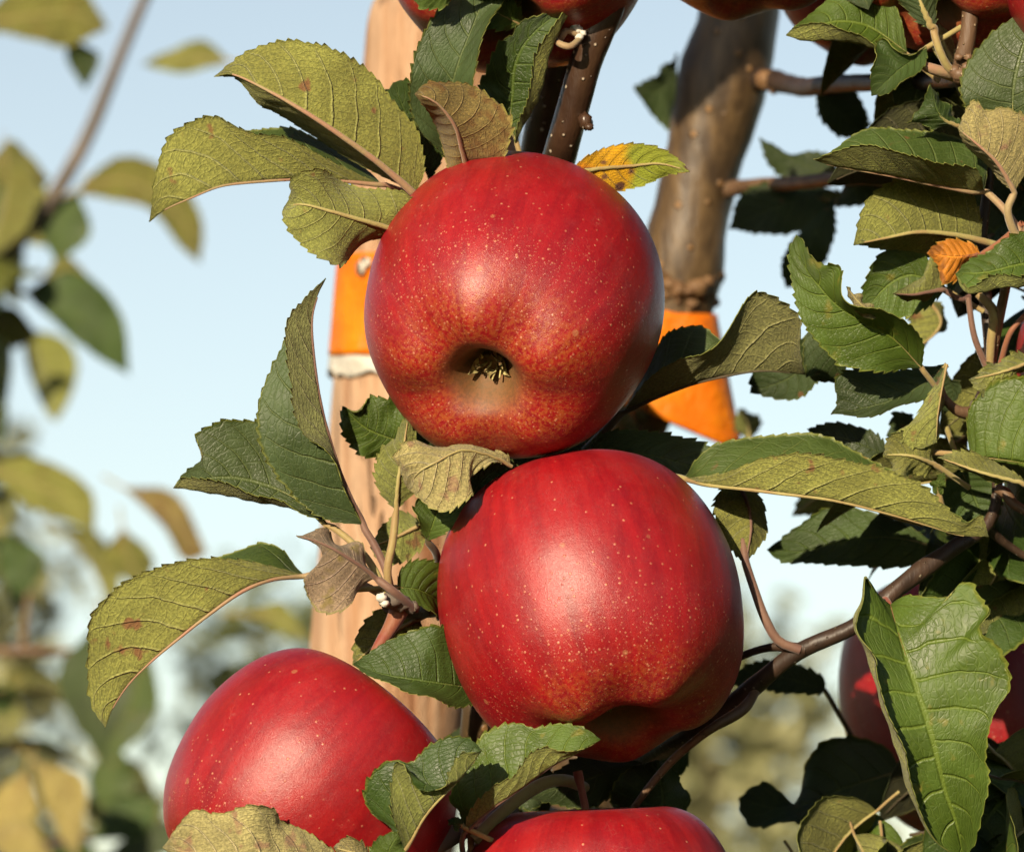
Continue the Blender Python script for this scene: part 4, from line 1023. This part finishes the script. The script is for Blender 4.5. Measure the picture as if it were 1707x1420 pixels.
# ------------------------------------------------------------------ apples
def apple(x, y, d, rpx, axis, name_mat, label, hsc=1.0, spin=0.0, hi=True, stalk=None, calyx=True, shape=(1, 1), taper=0.0, lobes=0.03, seed=1, stalk_out=0.9):
    """axis = direction of the calyx in camera axes"""
    R = rpx * PX * (D + d * .001) / D
    prof = [(0.0, .50), (.05, .505), (.11, .58), (.20, .70), (.34, .81), (.53, .845), (.74, .75), (.91, .50), (1.0, .12), (.975, -.25), (.875, -.57), (.70, -.80), (.51, -.905), (.33, -.915), (.23, -.85), (.155, -.73), (.09, -.66), (0.0, -.645)]
    nt, nph = (110, 128) if hi else (60, 64)
    q = crv(prof, nt); q[0, 0] = 0; q[-1, 0] = 0
    q[:, 0] = np.maximum(q[:, 0], 0)
    ph = np.linspace(0, 2*np.pi, nph, endpoint=False)
    g = np.random.default_rng(seed)
    rho = q[:, 0][:, None] * np.ones(nph)[None]
    z = q[:, 1][:, None] * np.ones(nph)[None] * hsc
    zc = np.clip((-z - .25) / .6, 0, 1)
    p0 = g.uniform(0, 6)
    lob = np.cos(5 * ph + p0)[None]
    rho = rho * (1 + lobes * lob * zc + .018 * np.cos(2 * ph + g.uniform(0, 6))[None] + .012 * np.cos(3 * ph + g.uniform(0, 6))[None])
    z = z - 1.3 * lobes * lob * zc * np.clip(1 - np.abs(rho - .5) / .35, 0, 1)
    rho = rho * (1 + taper * z)
    z = z + .045 * rho * np.cos(ph + g.uniform(0, 6))[None]
    V = np.stack([rho * np.cos(ph)[None], rho * np.sin(ph)[None], z], -1).reshape(-1, 3) * R
    i, j = np.meshgrid(np.arange(nt - 1), np.arange(nph), indexing='ij'); j2 = (j + 1) % nph
    F = np.stack([i*nph+j, (i+1)*nph+j, (i+1)*nph+j2, i*nph+j2], -1).reshape(-1, 4)
    mat = apple_mat(name_mat, R, seed * 3.1, 0.05)
    ob = mesh_obj('apple', V, F, mat, origin=(0, 0, 0))
    zl = -Vector(axis).normalized()
    up = Vector((0, 1, 0)) if abs(zl.y) < .9 else Vector((0, 0, 1))
    xl = up.cross(zl).normalized(); yl = zl.cross(xl)
    Rm = Matrix((xl, yl, zl)).transposed() @ Matrix.Rotation(spin, 3, 'Z')
    Rm = CR @ Rm
    ob.rotation_euler = Rm.to_euler()
    ob.scale = (shape[0], 1, shape[1])
    put(ob, W(C(x, y, d)), None)
    tag(ob, label, 'apple', 'red apples hanging in the apple tree')
    if calyx:
        Vs, Fs, b0 = [], [], 0
        for k in range(5):
            a = 2 * math.pi * k / 5 + p0 + .25 * g.normal()
            n = 9
            t = np.linspace(0, 1, n)
            Ln = .20 * g.uniform(.8, 1.25)
            curl = g.uniform(-.6, 1.6)
            rr = .085 + .07 * np.sin(t * 1.2) * (1 if g.random() < .6 else -.6) + .05 * curl * t ** 3
            zz = -.62 - Ln * t + .06 * t ** 3 * curl
            wv = .052 * np.sin(np.pi * (t * .8 + .2)) ** .8 * (1 - t ** 4) + .004
            for sgn in (0, 1):
                off = .006 * sgn
                Lp = np.stack([(rr + off) * math.cos(a) - wv * math.sin(a), (rr + off) * math.sin(a) + wv * math.cos(a), zz], 1)
                Mp = np.stack([(rr + off + .018) * math.cos(a), (rr + off + .018) * math.sin(a), zz], 1)
                Rp = np.stack([(rr + off) * math.cos(a) + wv * math.sin(a), (rr + off) * math.sin(a) - wv * math.cos(a), zz], 1)
                Vs.append(np.stack([Lp, Mp, Rp], 1).reshape(-1, 3))
                ii, jj = np.meshgrid(np.arange(n - 1), np.arange(2), indexing='ij')
                f = np.stack([ii*3+jj, (ii+1)*3+jj, (ii+1)*3+jj+1, ii*3+jj+1], -1).reshape(-1, 4) + b0
                Fs.append(f if sgn else f[:, ::-1]); b0 += 3 * n
        for k in range(7):       # dried stamens
            a = g.uniform(0, 6.28); r0 = g.uniform(.01, .05)
            P = np.array([[r0 * math.cos(a), r0 * math.sin(a), -.58], [2 * r0 * math.cos(a), 2 * r0 * math.sin(a), -.68], [(2.4 * r0 + .02) * math.cos(a + .6), (2.4 * r0 + .02) * math.sin(a + .6), -.77 - .05 * g.random()]])
            v_, f_ = tube_data(crv(np.hstack([P, np.zeros((3, 1))]), 8)[:, :3], np.full(8, .008), 6, caps=False)
            Vs.append(v_); Fs.append(f_ + b0); b0 += len(v_)
        Vc = np.vstack(Vs); Vc[:, :2] *= .78; Vc[:, 2] = -.63 + (Vc[:, 2] + .62) * .72
        Vc = Vc * np.array([R, R, R * hsc])
        c = mesh_obj('calyx', Vc, np.vstack(Fs), M_CALYX, parent=None, origin=(0, 0, 0))
        c.parent = ob; c.location = (0, 0, 0)
    # stalk out of the stem cavity (local space)
    ln = stalk_out
    P = np.array([[0, 0, .49], [.01, .0, .62], [.03, .02, .80], [.08, .03, .80 + ln * .35]]) * np.array([R, R, R * hsc])
    pr = np.full(12, .028 * R); pr[-2:] *= 1.25
    v_, f_ = tube_data(crv(np.hstack([P, np.zeros((4, 1))]), 12)[:, :3], pr, 10)
    s = mesh_obj('stalk', v_, f_, M_ST['red'], parent=None, origin=(0, 0, 0))
    s.parent = ob; s.location = (0, 0, 0)
    return ob


b_ = NT('calyx_dry')
oc_ = obj_coord(b_)
M_CALYX = b_.done(b_.pbsdf(b_.mix(b_.ramp(b_.noise(oc_, 420, 3), .38, .62), (.44, .38, .16), (.12, .07, .03)), 0.8, 0.2))

apple(855, 510, 0, 246, (-.21, -.55, .80), 'apple_skin_top', 'large red apple with its calyx facing the viewer, in front of the stake', seed=2, spin=.6, hsc=1.04)
apple(985, 1006, -4, 255, (.22, -.85, .48), 'apple_skin_middle', 'large red apple in the middle, with a dark hollow at its lower side', seed=5, spin=.2, hsc=1.0)
apple(516, 1325, -8, 237, (-.60, -.74, .22), 'apple_skin_left', 'red apple at lower left behind the pale crumpled leaf', seed=3, hsc=.96, taper=.02, stalk_out=.2, lobes=.015)
apple(996, 1554, -6, 242, (.05, -.98, .12), 'apple_skin_bottom', 'red apple at the bottom edge with only its shaded top in view', seed=7)
apple(868, -134, 32, 236, (-.1, -.8, .5), 'apple_skin_a', 'red apple cut by the top edge, in front of the stake top', seed=9, hi=False)
apple(1232, -192, 34, 212, (.0, -.9, .3), 'apple_skin_b', 'shaded apple cut by the top edge, in front of the trunk', seed=11, hi=False)
apple(1466, -84, 150, 186, (.1, -.9, .3), 'apple_skin_c', 'dark red apple behind the top leaf right of the trunk', seed=13, hi=False)
apple(1606, -146, 26, 228, (-.3, -.8, .4), 'apple_skin_d', 'orange-brown lit apple behind the upright twig at upper right', seed=15, hi=False)
apple(1884, -112, 0, 236, (.2, -.9, .3), 'apple_skin_e', 'red apple in the top right corner behind the broad leaf', seed=17, hi=False)
apple(1636, 1162, 165, 232, (.1, -.9, .3), 'apple_skin_f', 'dark red apple behind the large hanging leaf at lower right', seed=19, hi=False)
apple(1926, 648, 44, 236, (.1, -.9, .3), 'apple_skin_g', 'dark maroon apple just showing at the right edge', seed=21, hi=False)

# ------------------------------------------------------------------ stake, strap
sx0, sx1 = 747, 747 - .0915 * 9200
top_w = W(C(750, -2, 308))
mid_w = W(C(750 - .0915 * 1420, 1420, 308))
dirv = (mid_w - top_w) / (top_w[2] - mid_w[2])
bot_w = top_w + dirv * (top_w[2] + .05)
RS = 0.0279
nz, ns = 150, 72
hz = np.concatenate([[0, .0006, .002, .0045, .008], np.linspace(.012, .30, 105), np.linspace(.33, 1, nz - 110) * 1.0])
hz = hz[:5].tolist() + np.linspace(.012, .30, 105).tolist() + np.linspace(.32, top_w[2] + .05, nz - 110).tolist()
hz = np.array(hz)
sc_ = np.interp(hz, [0, .0006, .002, .0045, .008, .012], [.86, .90, .945, .975, .992, 1.0])
th = np.linspace(0, 2*np.pi, ns, endpoint=False)
V = []
for h_, s_ in zip(hz, sc_):
    c_ = top_w + dirv * h_
    r_ = RS * s_ * (1 + .010 * np.sin(3 * th + 1) + .007 * np.sin(8 * th + h_ * 6) + .004 * np.sin(17 * th + h_ * 9) + .006 * np.sin(h_ * 40 + th))
    V.append(np.stack([c_[0] + r_ * np.cos(th), c_[1] + r_ * np.sin(th), np.full(ns, c_[2])], 1))
V = np.vstack(V)
i, j = np.meshgrid(np.arange(nz - 1), np.arange(ns), indexing='ij'); j2 = (j + 1) % ns
F = np.stack([i*ns+j, (i+1)*ns+j, (i+1)*ns+j2, i*ns+j2], -1).reshape(-1, 4)
b0 = len(V)
V = np.vstack([V, top_w + [0, 0, .0002], bot_w])
jj = np.arange(ns); jj2 = (jj + 1) % ns
F = np.vstack([F, np.stack([jj, jj2, np.full(ns, b0), np.full(ns, b0)], 1), np.stack([(nz-1)*ns+jj2, (nz-1)*ns+jj, np.full(ns, b0+1), np.full(ns, b0+1)], 1)])
stake = mesh_obj('wooden_stake', V, F, M_WOOD, origin=bot_w)
tag(stake, 'pale round wooden stake standing behind the apples', 'stake')


def strap_mats():
    out = []
    for nm, c1, c2 in (('strap_orange', (.74, .170, .003), (.80, .25, .004)), ('strap_white', (.56, .52, .45), (.66, .63, .57))):
        b = NT(nm)
        oc = obj_coord(b)
        n1 = b.noise(oc, 60, 4)
        col = b.mix(b.ramp(n1, .35, .65), c1, c2)
        col = b.mix(b.ramp(b.noise(oc, 150, 4, .7), .58, .72, 0, .35), col, tuple(x * .4 for x in c1))
        h = b.math('ADD', n1, b.math('MULTIPLY', b.noise(oc, 300, 3), .3))
        sh = b.pbsdf(col, 0.5, 0.35, b.bump(h, .0030, .8))
        tr = b.n('BsdfTranslucent'); b.set(tr.inputs[0], col)
        ms = b.n('MixShader'); ms.inputs[0].default_value = .25
        b.t.links.new(sh, ms.inputs[1]); b.t.links.new(tr.outputs[0], ms.inputs[2])
        out.append(b.done(ms.outputs[0]))
    return out


M_OR, M_WH = strap_mats()


def hull_loop(cs, n=180):
    pts = []
    for (x, dd, r) in cs:
        t = np.linspace(0, 2*np.pi, 72, endpoint=False)
        pts.append(np.stack([x + r * np.cos(t), dd + r * np.sin(t)], 1))
    P = np.vstack(pts)
    P = P[np.lexsort((P[:, 1], P[:, 0]))]

    def half(it):
        o = []
        for q in it:
            while len(o) > 1 and np.cross(o[-1] - o[-2], q - o[-2]) <= 0: o.pop()
            o.append(q)
        return o
    L = half(P); U = half(P[::-1])
    Hh = np.array(L[:-1] + U[:-1] + [L[0]])
    s = np.concatenate([[0], np.cumsum(np.linalg.norm(np.diff(Hh, axis=0), axis=1))])
    t = np.linspace(0, s[-1], n, endpoint=False)
    return np.stack([np.interp(t, s, Hh[:, 0]), np.interp(t, s, Hh[:, 1])], 1)


def band(name, mat, top, bot, parent, thick=.0006, rows=16, rag=0.0, low=None):
    """top / bot: list of (px, py, depth, radius mm) circles the band runs round; plan in camera axes"""
    def rings(cs, line=None):
        pts = [C(x, y, d) for (x, y, d, r) in cs]
        lp = hull_loop([(p_[0], -p_[2], r * .001) for p_, (_, _, _, r) in zip(pts, cs)])
        xs = [p_[0] for p_ in pts]; ys = [p_[1] for p_ in pts]
        o = np.argsort(xs)
        y = np.interp(lp[:, 0], np.array(xs)[o], np.array(ys)[o])
        if line:
            lc = [C(x, yy, 300) for x, yy in line]
            y = np.interp(lp[:, 0], [q[0] for q in lc], [q[1] for q in lc])
        return np.stack([lp[:, 0], y, -lp[:, 1]], 1)
    A = rings(top); B = rings(bot, low)
    n = len(A)
    t = np.linspace(0, 1, rows)[:, None, None]
    G = A[None] * (1 - t) + B[None] * t
    kx = np.arange(n) / n * 2 * np.pi
    G[..., 2] += .0013 * np.sin(kx * 9 + 1)[None] * np.sin(np.linspace(0, 5, rows))[:, None]
    if rag > 0:
        nz_ = rng.normal(size=n); nz_ = np.convolve(np.concatenate([nz_, nz_[:8]]), np.hanning(9) / 2, 'same')[:n]
        nz_ += .6 * np.sin(kx * 3 + 1) + .5 * np.sin(kx * 7)
        for q_, w_ in ((-1, 1.0), (-2, .8), (-3, .5)): G[q_, :, 1] += rag * 1.6 * w_ * nz_
    cen = G.mean(axis=(0, 1))
    out = G - cen; out[..., 1] = 0
    out /= np.linalg.norm(out, axis=2, keepdims=True) + 1e-9
    O = G + out * thick; I = G
    V = W(np.concatenate([O.reshape(-1, 3), I.reshape(-1, 3)]))
    i, j = np.meshgrid(np.arange(rows - 1), np.arange(n), indexing='ij'); j2 = (j + 1) % n
    q = np.stack([i*n+j, (i+1)*n+j, (i+1)*n+j2, i*n+j2], -1).reshape(-1, 4)
    o = rows * n
    jj = np.arange(n); jj2 = (jj + 1) % n
    F = np.vstack([q, q[:, ::-1] + o, np.stack([jj, jj2, jj2+o, jj+o], 1), np.stack([(rows-1)*n+jj2, (rows-1)*n+jj, (rows-1)*n+jj+o, (rows-1)*n+jj2+o], 1)])
    return mesh_obj(name, V, F, mat, parent=parent)


strap = empty('tree_strap', W(C(850, 620, 255)))
tag(strap, 'orange plastic strap tying the trunk to the wooden stake', 'strap')
SR = 29.5
band('band', M_OR, [(748 - .0915 * 425, 425, 308, SR), (1124, 524, 300, 14.0)], [(748 - .0915 * 592, 592, 308, SR), (1166, 742, 300, 13.8)], strap, low=[(560, 592), (700, 592), (1000, 655), (1210, 744), (1245, 738)])
band('paper_edge', M_WH, [(748 - .0915 * 586, 586, 308, SR - .5)], [(748 - .0915 * 626, 626, 308, SR - .3)], strap, rag=.0006, rows=8)
lumps('tear', [(604, 446, 285, 9, 15), (613, 438, 283, 8, 10), (600, 455, 288, 7, 6)], strap, M_WHITE)
lumps('staple', [(597, 448, 284, 5, 14), (606, 432, 283, 6, 6)], strap, M_GREYTWIG)

# ------------------------------------------------------------------ neighbouring tree, out of focus at left
nb = W(C(-620, 1500, 1240))
T2 = empty('apple_tree', (nb[0], nb[1], 0.0))
tag(T2, 'blurred neighbouring apple tree with yellowing leaves on a bare grey shoot at left', 'tree')
pts = [(270, -60, 1120, 30), (240, 0, 1120, 32), (190, 120, 1120, 36), (140, 240, 1124, 40), (60, 370, 1132, 44), (-10, 440, 1140, 48), (-200, 640, 1180, 60), (-480, 1000, 1220, 80)]
p = np.asarray(pts, float); w = W(C(p[:, 0], p[:, 1], p[:, 2])); rr = p[:, 3] * .5 * PX * 1.15
tube('branch', np.hstack([w, rr[:, None]]), T2, M_GREYTWIG, 14, 60, .04, 5, world=True)
tube('trunk', np.array([[nb[0] + .02, nb[1], 1.75, .014], [nb[0], nb[1], 1.2, .018], [nb[0], nb[1], .5, .022], [nb[0], nb[1], -.03, .03]]), T2, M_TRUNK, 20, 60, .05, 8, world=True, origin=(nb[0], nb[1], 0))
tube('branch', [(-620, 1300, 1224, 60), (-300, 1120, 1180, 30), (-60, 1090, 1144, 18), (40, 1085, 1132, 14), (120, 1086, 1124, 9)], T2, M_TWIGL, 12, 40, .05, 4)
tube('twig', [(36, 1086, 1132, 10), (42, 1040, 1132, 9), (48, 985, 1132, 8)], T2, M_TWIGL, 10, 16, .05, 4)
tube('branch', [(-500, 1500, 1224, 50), (-100, 1440, 1200, 26), (120, 1400, 1200, 18), (280, 1370, 1200, 12)], T2, M_TWIG, 12, 30, .05, 4)
L2 = [
    ('gold', [(-40, 40, 1120), (60, 28, 1120), (120, 22, 1120), (182, 46, 1120)], [(-40, 40), (30, -22), (120, -34), (182, 46)], [(-40, 50), (40, 62), (110, 78), (182, 46)], 'aU'),
    ('dark', [(112, 60, 1124), (136, 100, 1128), (142, 150, 1132)], [(112, 60), (112, 100), (142, 150)], [(112, 60), (166, 95), (142, 150)], 'aT'),
    ('olive', [(385, 104, 1120), (300, 98, 1120), (236, 108, 1120)], [(385, 104), (340, 68), (280, 86), (236, 108)], [(385, 104), (300, 122), (236, 108)], 'aU'),
    ('gold', [(-20, 270, 1132), (30, 270, 1132), (85, 300, 1132)], [(-20, 270), (20, 235), (85, 300)], [(-20, 270), (30, 330), (85, 300)], 'aU'),
    ('green', [(130, 320, 1132), (100, 370, 1132), (95, 440, 1132)], [(130, 320), (60, 360), (95, 440)], [(130, 320), (150, 390), (95, 440)], 'aT'),
    ('gold', [(120, 322, 1128), (200, 300, 1128), (265, 330, 1128), (312, 380, 1128), (334, 440, 1128)], [(120, 322), (200, 262), (280, 285), (335, 360), (334, 440)], [(120, 322), (200, 335), (250, 350), (300, 410), (334, 440)], 'aU'),
    ('green', [(40, 490, 1120), (120, 525, 1120), (180, 570, 1120), (216, 625, 1120)], [(40, 490), (120, 450), (200, 520), (216, 625)], [(40, 490), (100, 545), (170, 600), (216, 625)], 'aT'),
    ('gold', [(70, 470, 1124), (110, 448, 1124), (150, 462, 1124)], [(70, 470), (105, 425), (150, 462)], [(70, 470), (110, 475), (150, 462)], 'aU'),
    ('gold', [(-30, 540, 1140), (20, 545, 1140), (65, 560, 1140)], [(-30, 540), (20, 510), (65, 560)], [(-30, 540), (20, 580), (65, 560)], 'aU'),
    ('green', [(0, 300, 1144), (30, 360, 1144), (20, 420, 1144)], [(0, 300), (-30, 370), (20, 420)], [(0, 300), (70, 350), (20, 420)], 'aT'),
    ('dark', [(-30, 690, 1160), (0, 700, 1160), (15, 690, 1160)], [(-30, 690), (0, 660), (15, 690)], [(-30, 690), (0, 740), (15, 690)], 'aT'),
    ('olive', [(-30, 780, 1160), (60, 808, 1160), (120, 840, 1160), (158, 890, 1160)], [(-30, 780), (50, 760), (150, 815), (158, 890)], [(-30, 780), (50, 845), (120, 870), (158, 890)], 'aU'),
    ('green', [(5, 885, 1132), (38, 940, 1132), (36, 1002, 1132)], [(5, 885), (0, 950), (36, 1002)], [(5, 885), (75, 930), (36, 1002)], 'aT'),
    ('brown', [(205, 812, 1080), (280, 858, 1080), (346, 922, 1080)], [(205, 812), (290, 822), (346, 922)], [(205, 812), (270, 875), (310, 935), (346, 922)], 'aU'),
    ('gold', [(205, 880, 1160), (215, 930, 1160), (240, 985, 1160)], [(205, 880), (170, 930), (240, 985)], [(205, 880), (255, 930), (240, 985)], 'aU'),
    ('dark', [(160, 1040, 1060), (150, 1150, 1060), (168, 1270, 1060)], [(160, 1040), (96, 1130), (168, 1270)], [(160, 1040), (230, 1120), (168, 1270)], 'aT'),
    ('olive', [(250, 1080, 1160), (220, 1180, 1160), (160, 1290, 1160)], [(250, 1080), (180, 1170), (160, 1290)], [(250, 1080), (260, 1190), (160, 1290)], 'aT'),
    ('cream', [(55, 1265, 1100), (110, 1320, 1100), (128, 1440, 1100)], [(55, 1265), (75, 1340), (128, 1440)], [(55, 1265), (140, 1300), (128, 1440)], 'aU'),
    ('cream', [(45, 1282, 1112), (20, 1350, 1112), (-10, 1420, 1112)], [(45, 1282), (-15, 1330), (-10, 1420)], [(45, 1282), (62, 1350), (-10, 1420)], 'aU'),
    ('cream', [(-20, 1400, 1100), (40, 1385, 1100), (90, 1430, 1100)], [(-20, 1400), (40, 1360), (90, 1430)], [(-20, 1400), (30, 1440), (90, 1430)], 'aU'),
    ('olive', [(405, 1024, 1060), (470, 1032, 1060), (522, 1075, 1060)], [(405, 1024), (470, 1004), (522, 1075)], [(405, 1024), (460, 1050), (522, 1075)], 'aU'),
    ('green', [(270, 1330, 1160), (210, 1360, 1160), (150, 1400, 1160)], [(270, 1330), (190, 1330), (150, 1400)], [(270, 1330), (240, 1390), (150, 1400)], 'aT'),
    ('olive', [(200, 1240, 1240), (180, 1300, 1240), (170, 1360, 1240)], [(200, 1240), (150, 1290), (170, 1360)], [(200, 1240), (225, 1310), (170, 1360)], 'aT'),
    ('dark', [(330, 1390, 1160), (250, 1395, 1160), (170, 1430, 1160)], [(330, 1390), (250, 1370), (170, 1430)], [(330, 1390), (260, 1430), (170, 1430)], 'aT'),
    ('gold', [(0, 1150, 1200), (20, 1140, 1200), (45, 1125, 1200)], [(0, 1150), (15, 1118), (45, 1125)], [(0, 1150), (25, 1165), (45, 1125)], 'aU'),
    ('green', [(-20, 1130, 1200), (0, 1160, 1200), (10, 1190, 1200)], [(-20, 1130), (-20, 1180), (10, 1190)], [(-20, 1130), (30, 1150), (10, 1190)], 'aT'),
]
scatter(T2, (-60, 110, 230, 420, 1100, 1350), 6, ['olive', 'green', 'gold', 'green'], 41)
scatter(T2, (-60, 150, 740, 1000, 1200, 1500), 5, ['olive', 'green', 'gold', 'grey'], 42)
scatter(T2, (-40, 330, 1130, 1440, 1250, 1700), 8, ['olive', 'green', 'gold', 'grey', 'dark'], 43)
scatter(T2, (-60, 60, 440, 620, 1100, 1400), 5, ['olive', 'green', 'gold'], 45)
for kd, mid, a, b, f in L2:
    leaf(T2, kd, mid, a, b, f, hi=False, sa=.5, sb=-.4)

# ------------------------------------------------------------------ far row of orchard trees, well out of focus
def far_tree(x, yy, h, wd, seed, label, group='orchard row in the far background'):
    g = np.random.default_rng(seed)
    t = empty('apple_tree', (x, yy, 0))
    tag(t, label, 'tree', group)
    tube('trunk', np.array([[x, yy, -.03, .05], [x + .02, yy, .6, .04], [x, yy, h * .6, .03], [x - .02, yy, h * .95, .012]]), t, M_TRUNK, 12, 24, .05, seed, world=True, origin=(x, yy, 0))
    n = 2600
    u = g.normal(size=(n, 3)); u /= np.linalg.norm(u, axis=1)[:, None]
    r = g.uniform(.35, 1, n) ** .5
    cl = np.stack([g.uniform(-1, 1, 26) * wd, g.uniform(-1, 1, 26) * wd, g.uniform(.35, 1.0, 26) * h], 1)
    cl[:, :2] *= (1.15 - .75 * (cl[:, 2] / h))[:, None]
    P = cl[g.integers(0, 26, n)] + u * r[:, None] * g.uniform(.12, .26, n)[:, None] + [x, yy, 0]
    d1 = g.normal(size=(n, 3)); d1 /= np.linalg.norm(d1, axis=1)[:, None]
    d2 = np.cross(d1, g.normal(size=(n, 3))); d2 /= np.linalg.norm(d2, axis=1)[:, None]
    nn = np.cross(d1, d2)
    L = g.uniform(.05, .085, n)[:, None]; w_ = L * .3
    V = np.stack([P, P + d1 * L * .5 + d2 * w_ + nn * w_ * .4, P + d1 * L, P + d1 * L * .5 - d2 * w_ + nn * w_ * .4], 1).reshape(-1, 3)
    k = np.arange(n)[:, None] * 4
    F = np.vstack([np.hstack([k, k + 1, k + 2]), np.hstack([k, k + 2, k + 3])])
    o = mesh_obj('crown', V, F, [M_FAR[seed % 2]], parent=t, origin=(x, yy, h * .5), smooth=False)
    o['kind'] = 'stuff'


def far_mat(nm, c1, c2):
    b = NT(nm)
    oc = obj_coord(b)
    col = b.mix(b.ramp(b.noise(oc, 6, 3), .35, .65), c1, c2)
    return b.done(b.pbsdf(col, .6, .3))


M_FAR = [far_mat('far_leaves_green', (.05, .075, .022), (.15, .15, .05)), far_mat('far_leaves_yellow', (.10, .11, .045), (.26, .25, .12))]
far_tree(-1.15, 7.2, 2.45, .42, 31, 'blurred far apple tree at the lower left')
far_tree(-.45, 8.4, 2.25, .40, 32, 'blurred far apple tree behind the left apple')
far_tree(.42, 7.8, 2.15, .40, 33, 'blurred far apple tree at lower right below the diagonal twig')

# unseen orchard trees added beside and behind the camera to hold back sky light
for _i, (_x, _y, _h) in enumerate([(-1.75, -.10, 2.5), (-2.9, .1, 2.6), (1.45, -.05, 2.5), (2.6, .1, 2.6),
                                   (-4.6, -3.4, 2.4), (-3.3, -3.5, 2.3), (.2, -3.6, 2.5), (1.5, -3.5, 2.5), (2.8, -3.4, 2.6), (-.9, -3.7, 2.2), (-2.1, -3.6, 2.2), (4.1, -3.3, 2.5)]):
    far_tree(_x, _y, _h, .55, 60 + 2 * _i, ['unseen apple tree added in the same row beyond the left edge', 'unseen apple tree added in the same row further to the left', 'unseen apple tree added in the same row beyond the right edge', 'unseen apple tree added in the same row further to the right'][_i] if _i < 4 else ['first', 'second', 'fifth', 'sixth', 'seventh', 'fourth', 'third', 'last'][_i - 4] + ' added apple tree from the left in the unseen row behind the viewer', 'unseen apple trees added around the viewer')

for _k in PRO.values():
    for _o, _s in _k:
        if _o.name not in USED:
            bpy.data.objects.remove(_s); bpy.data.objects.remove(_o)
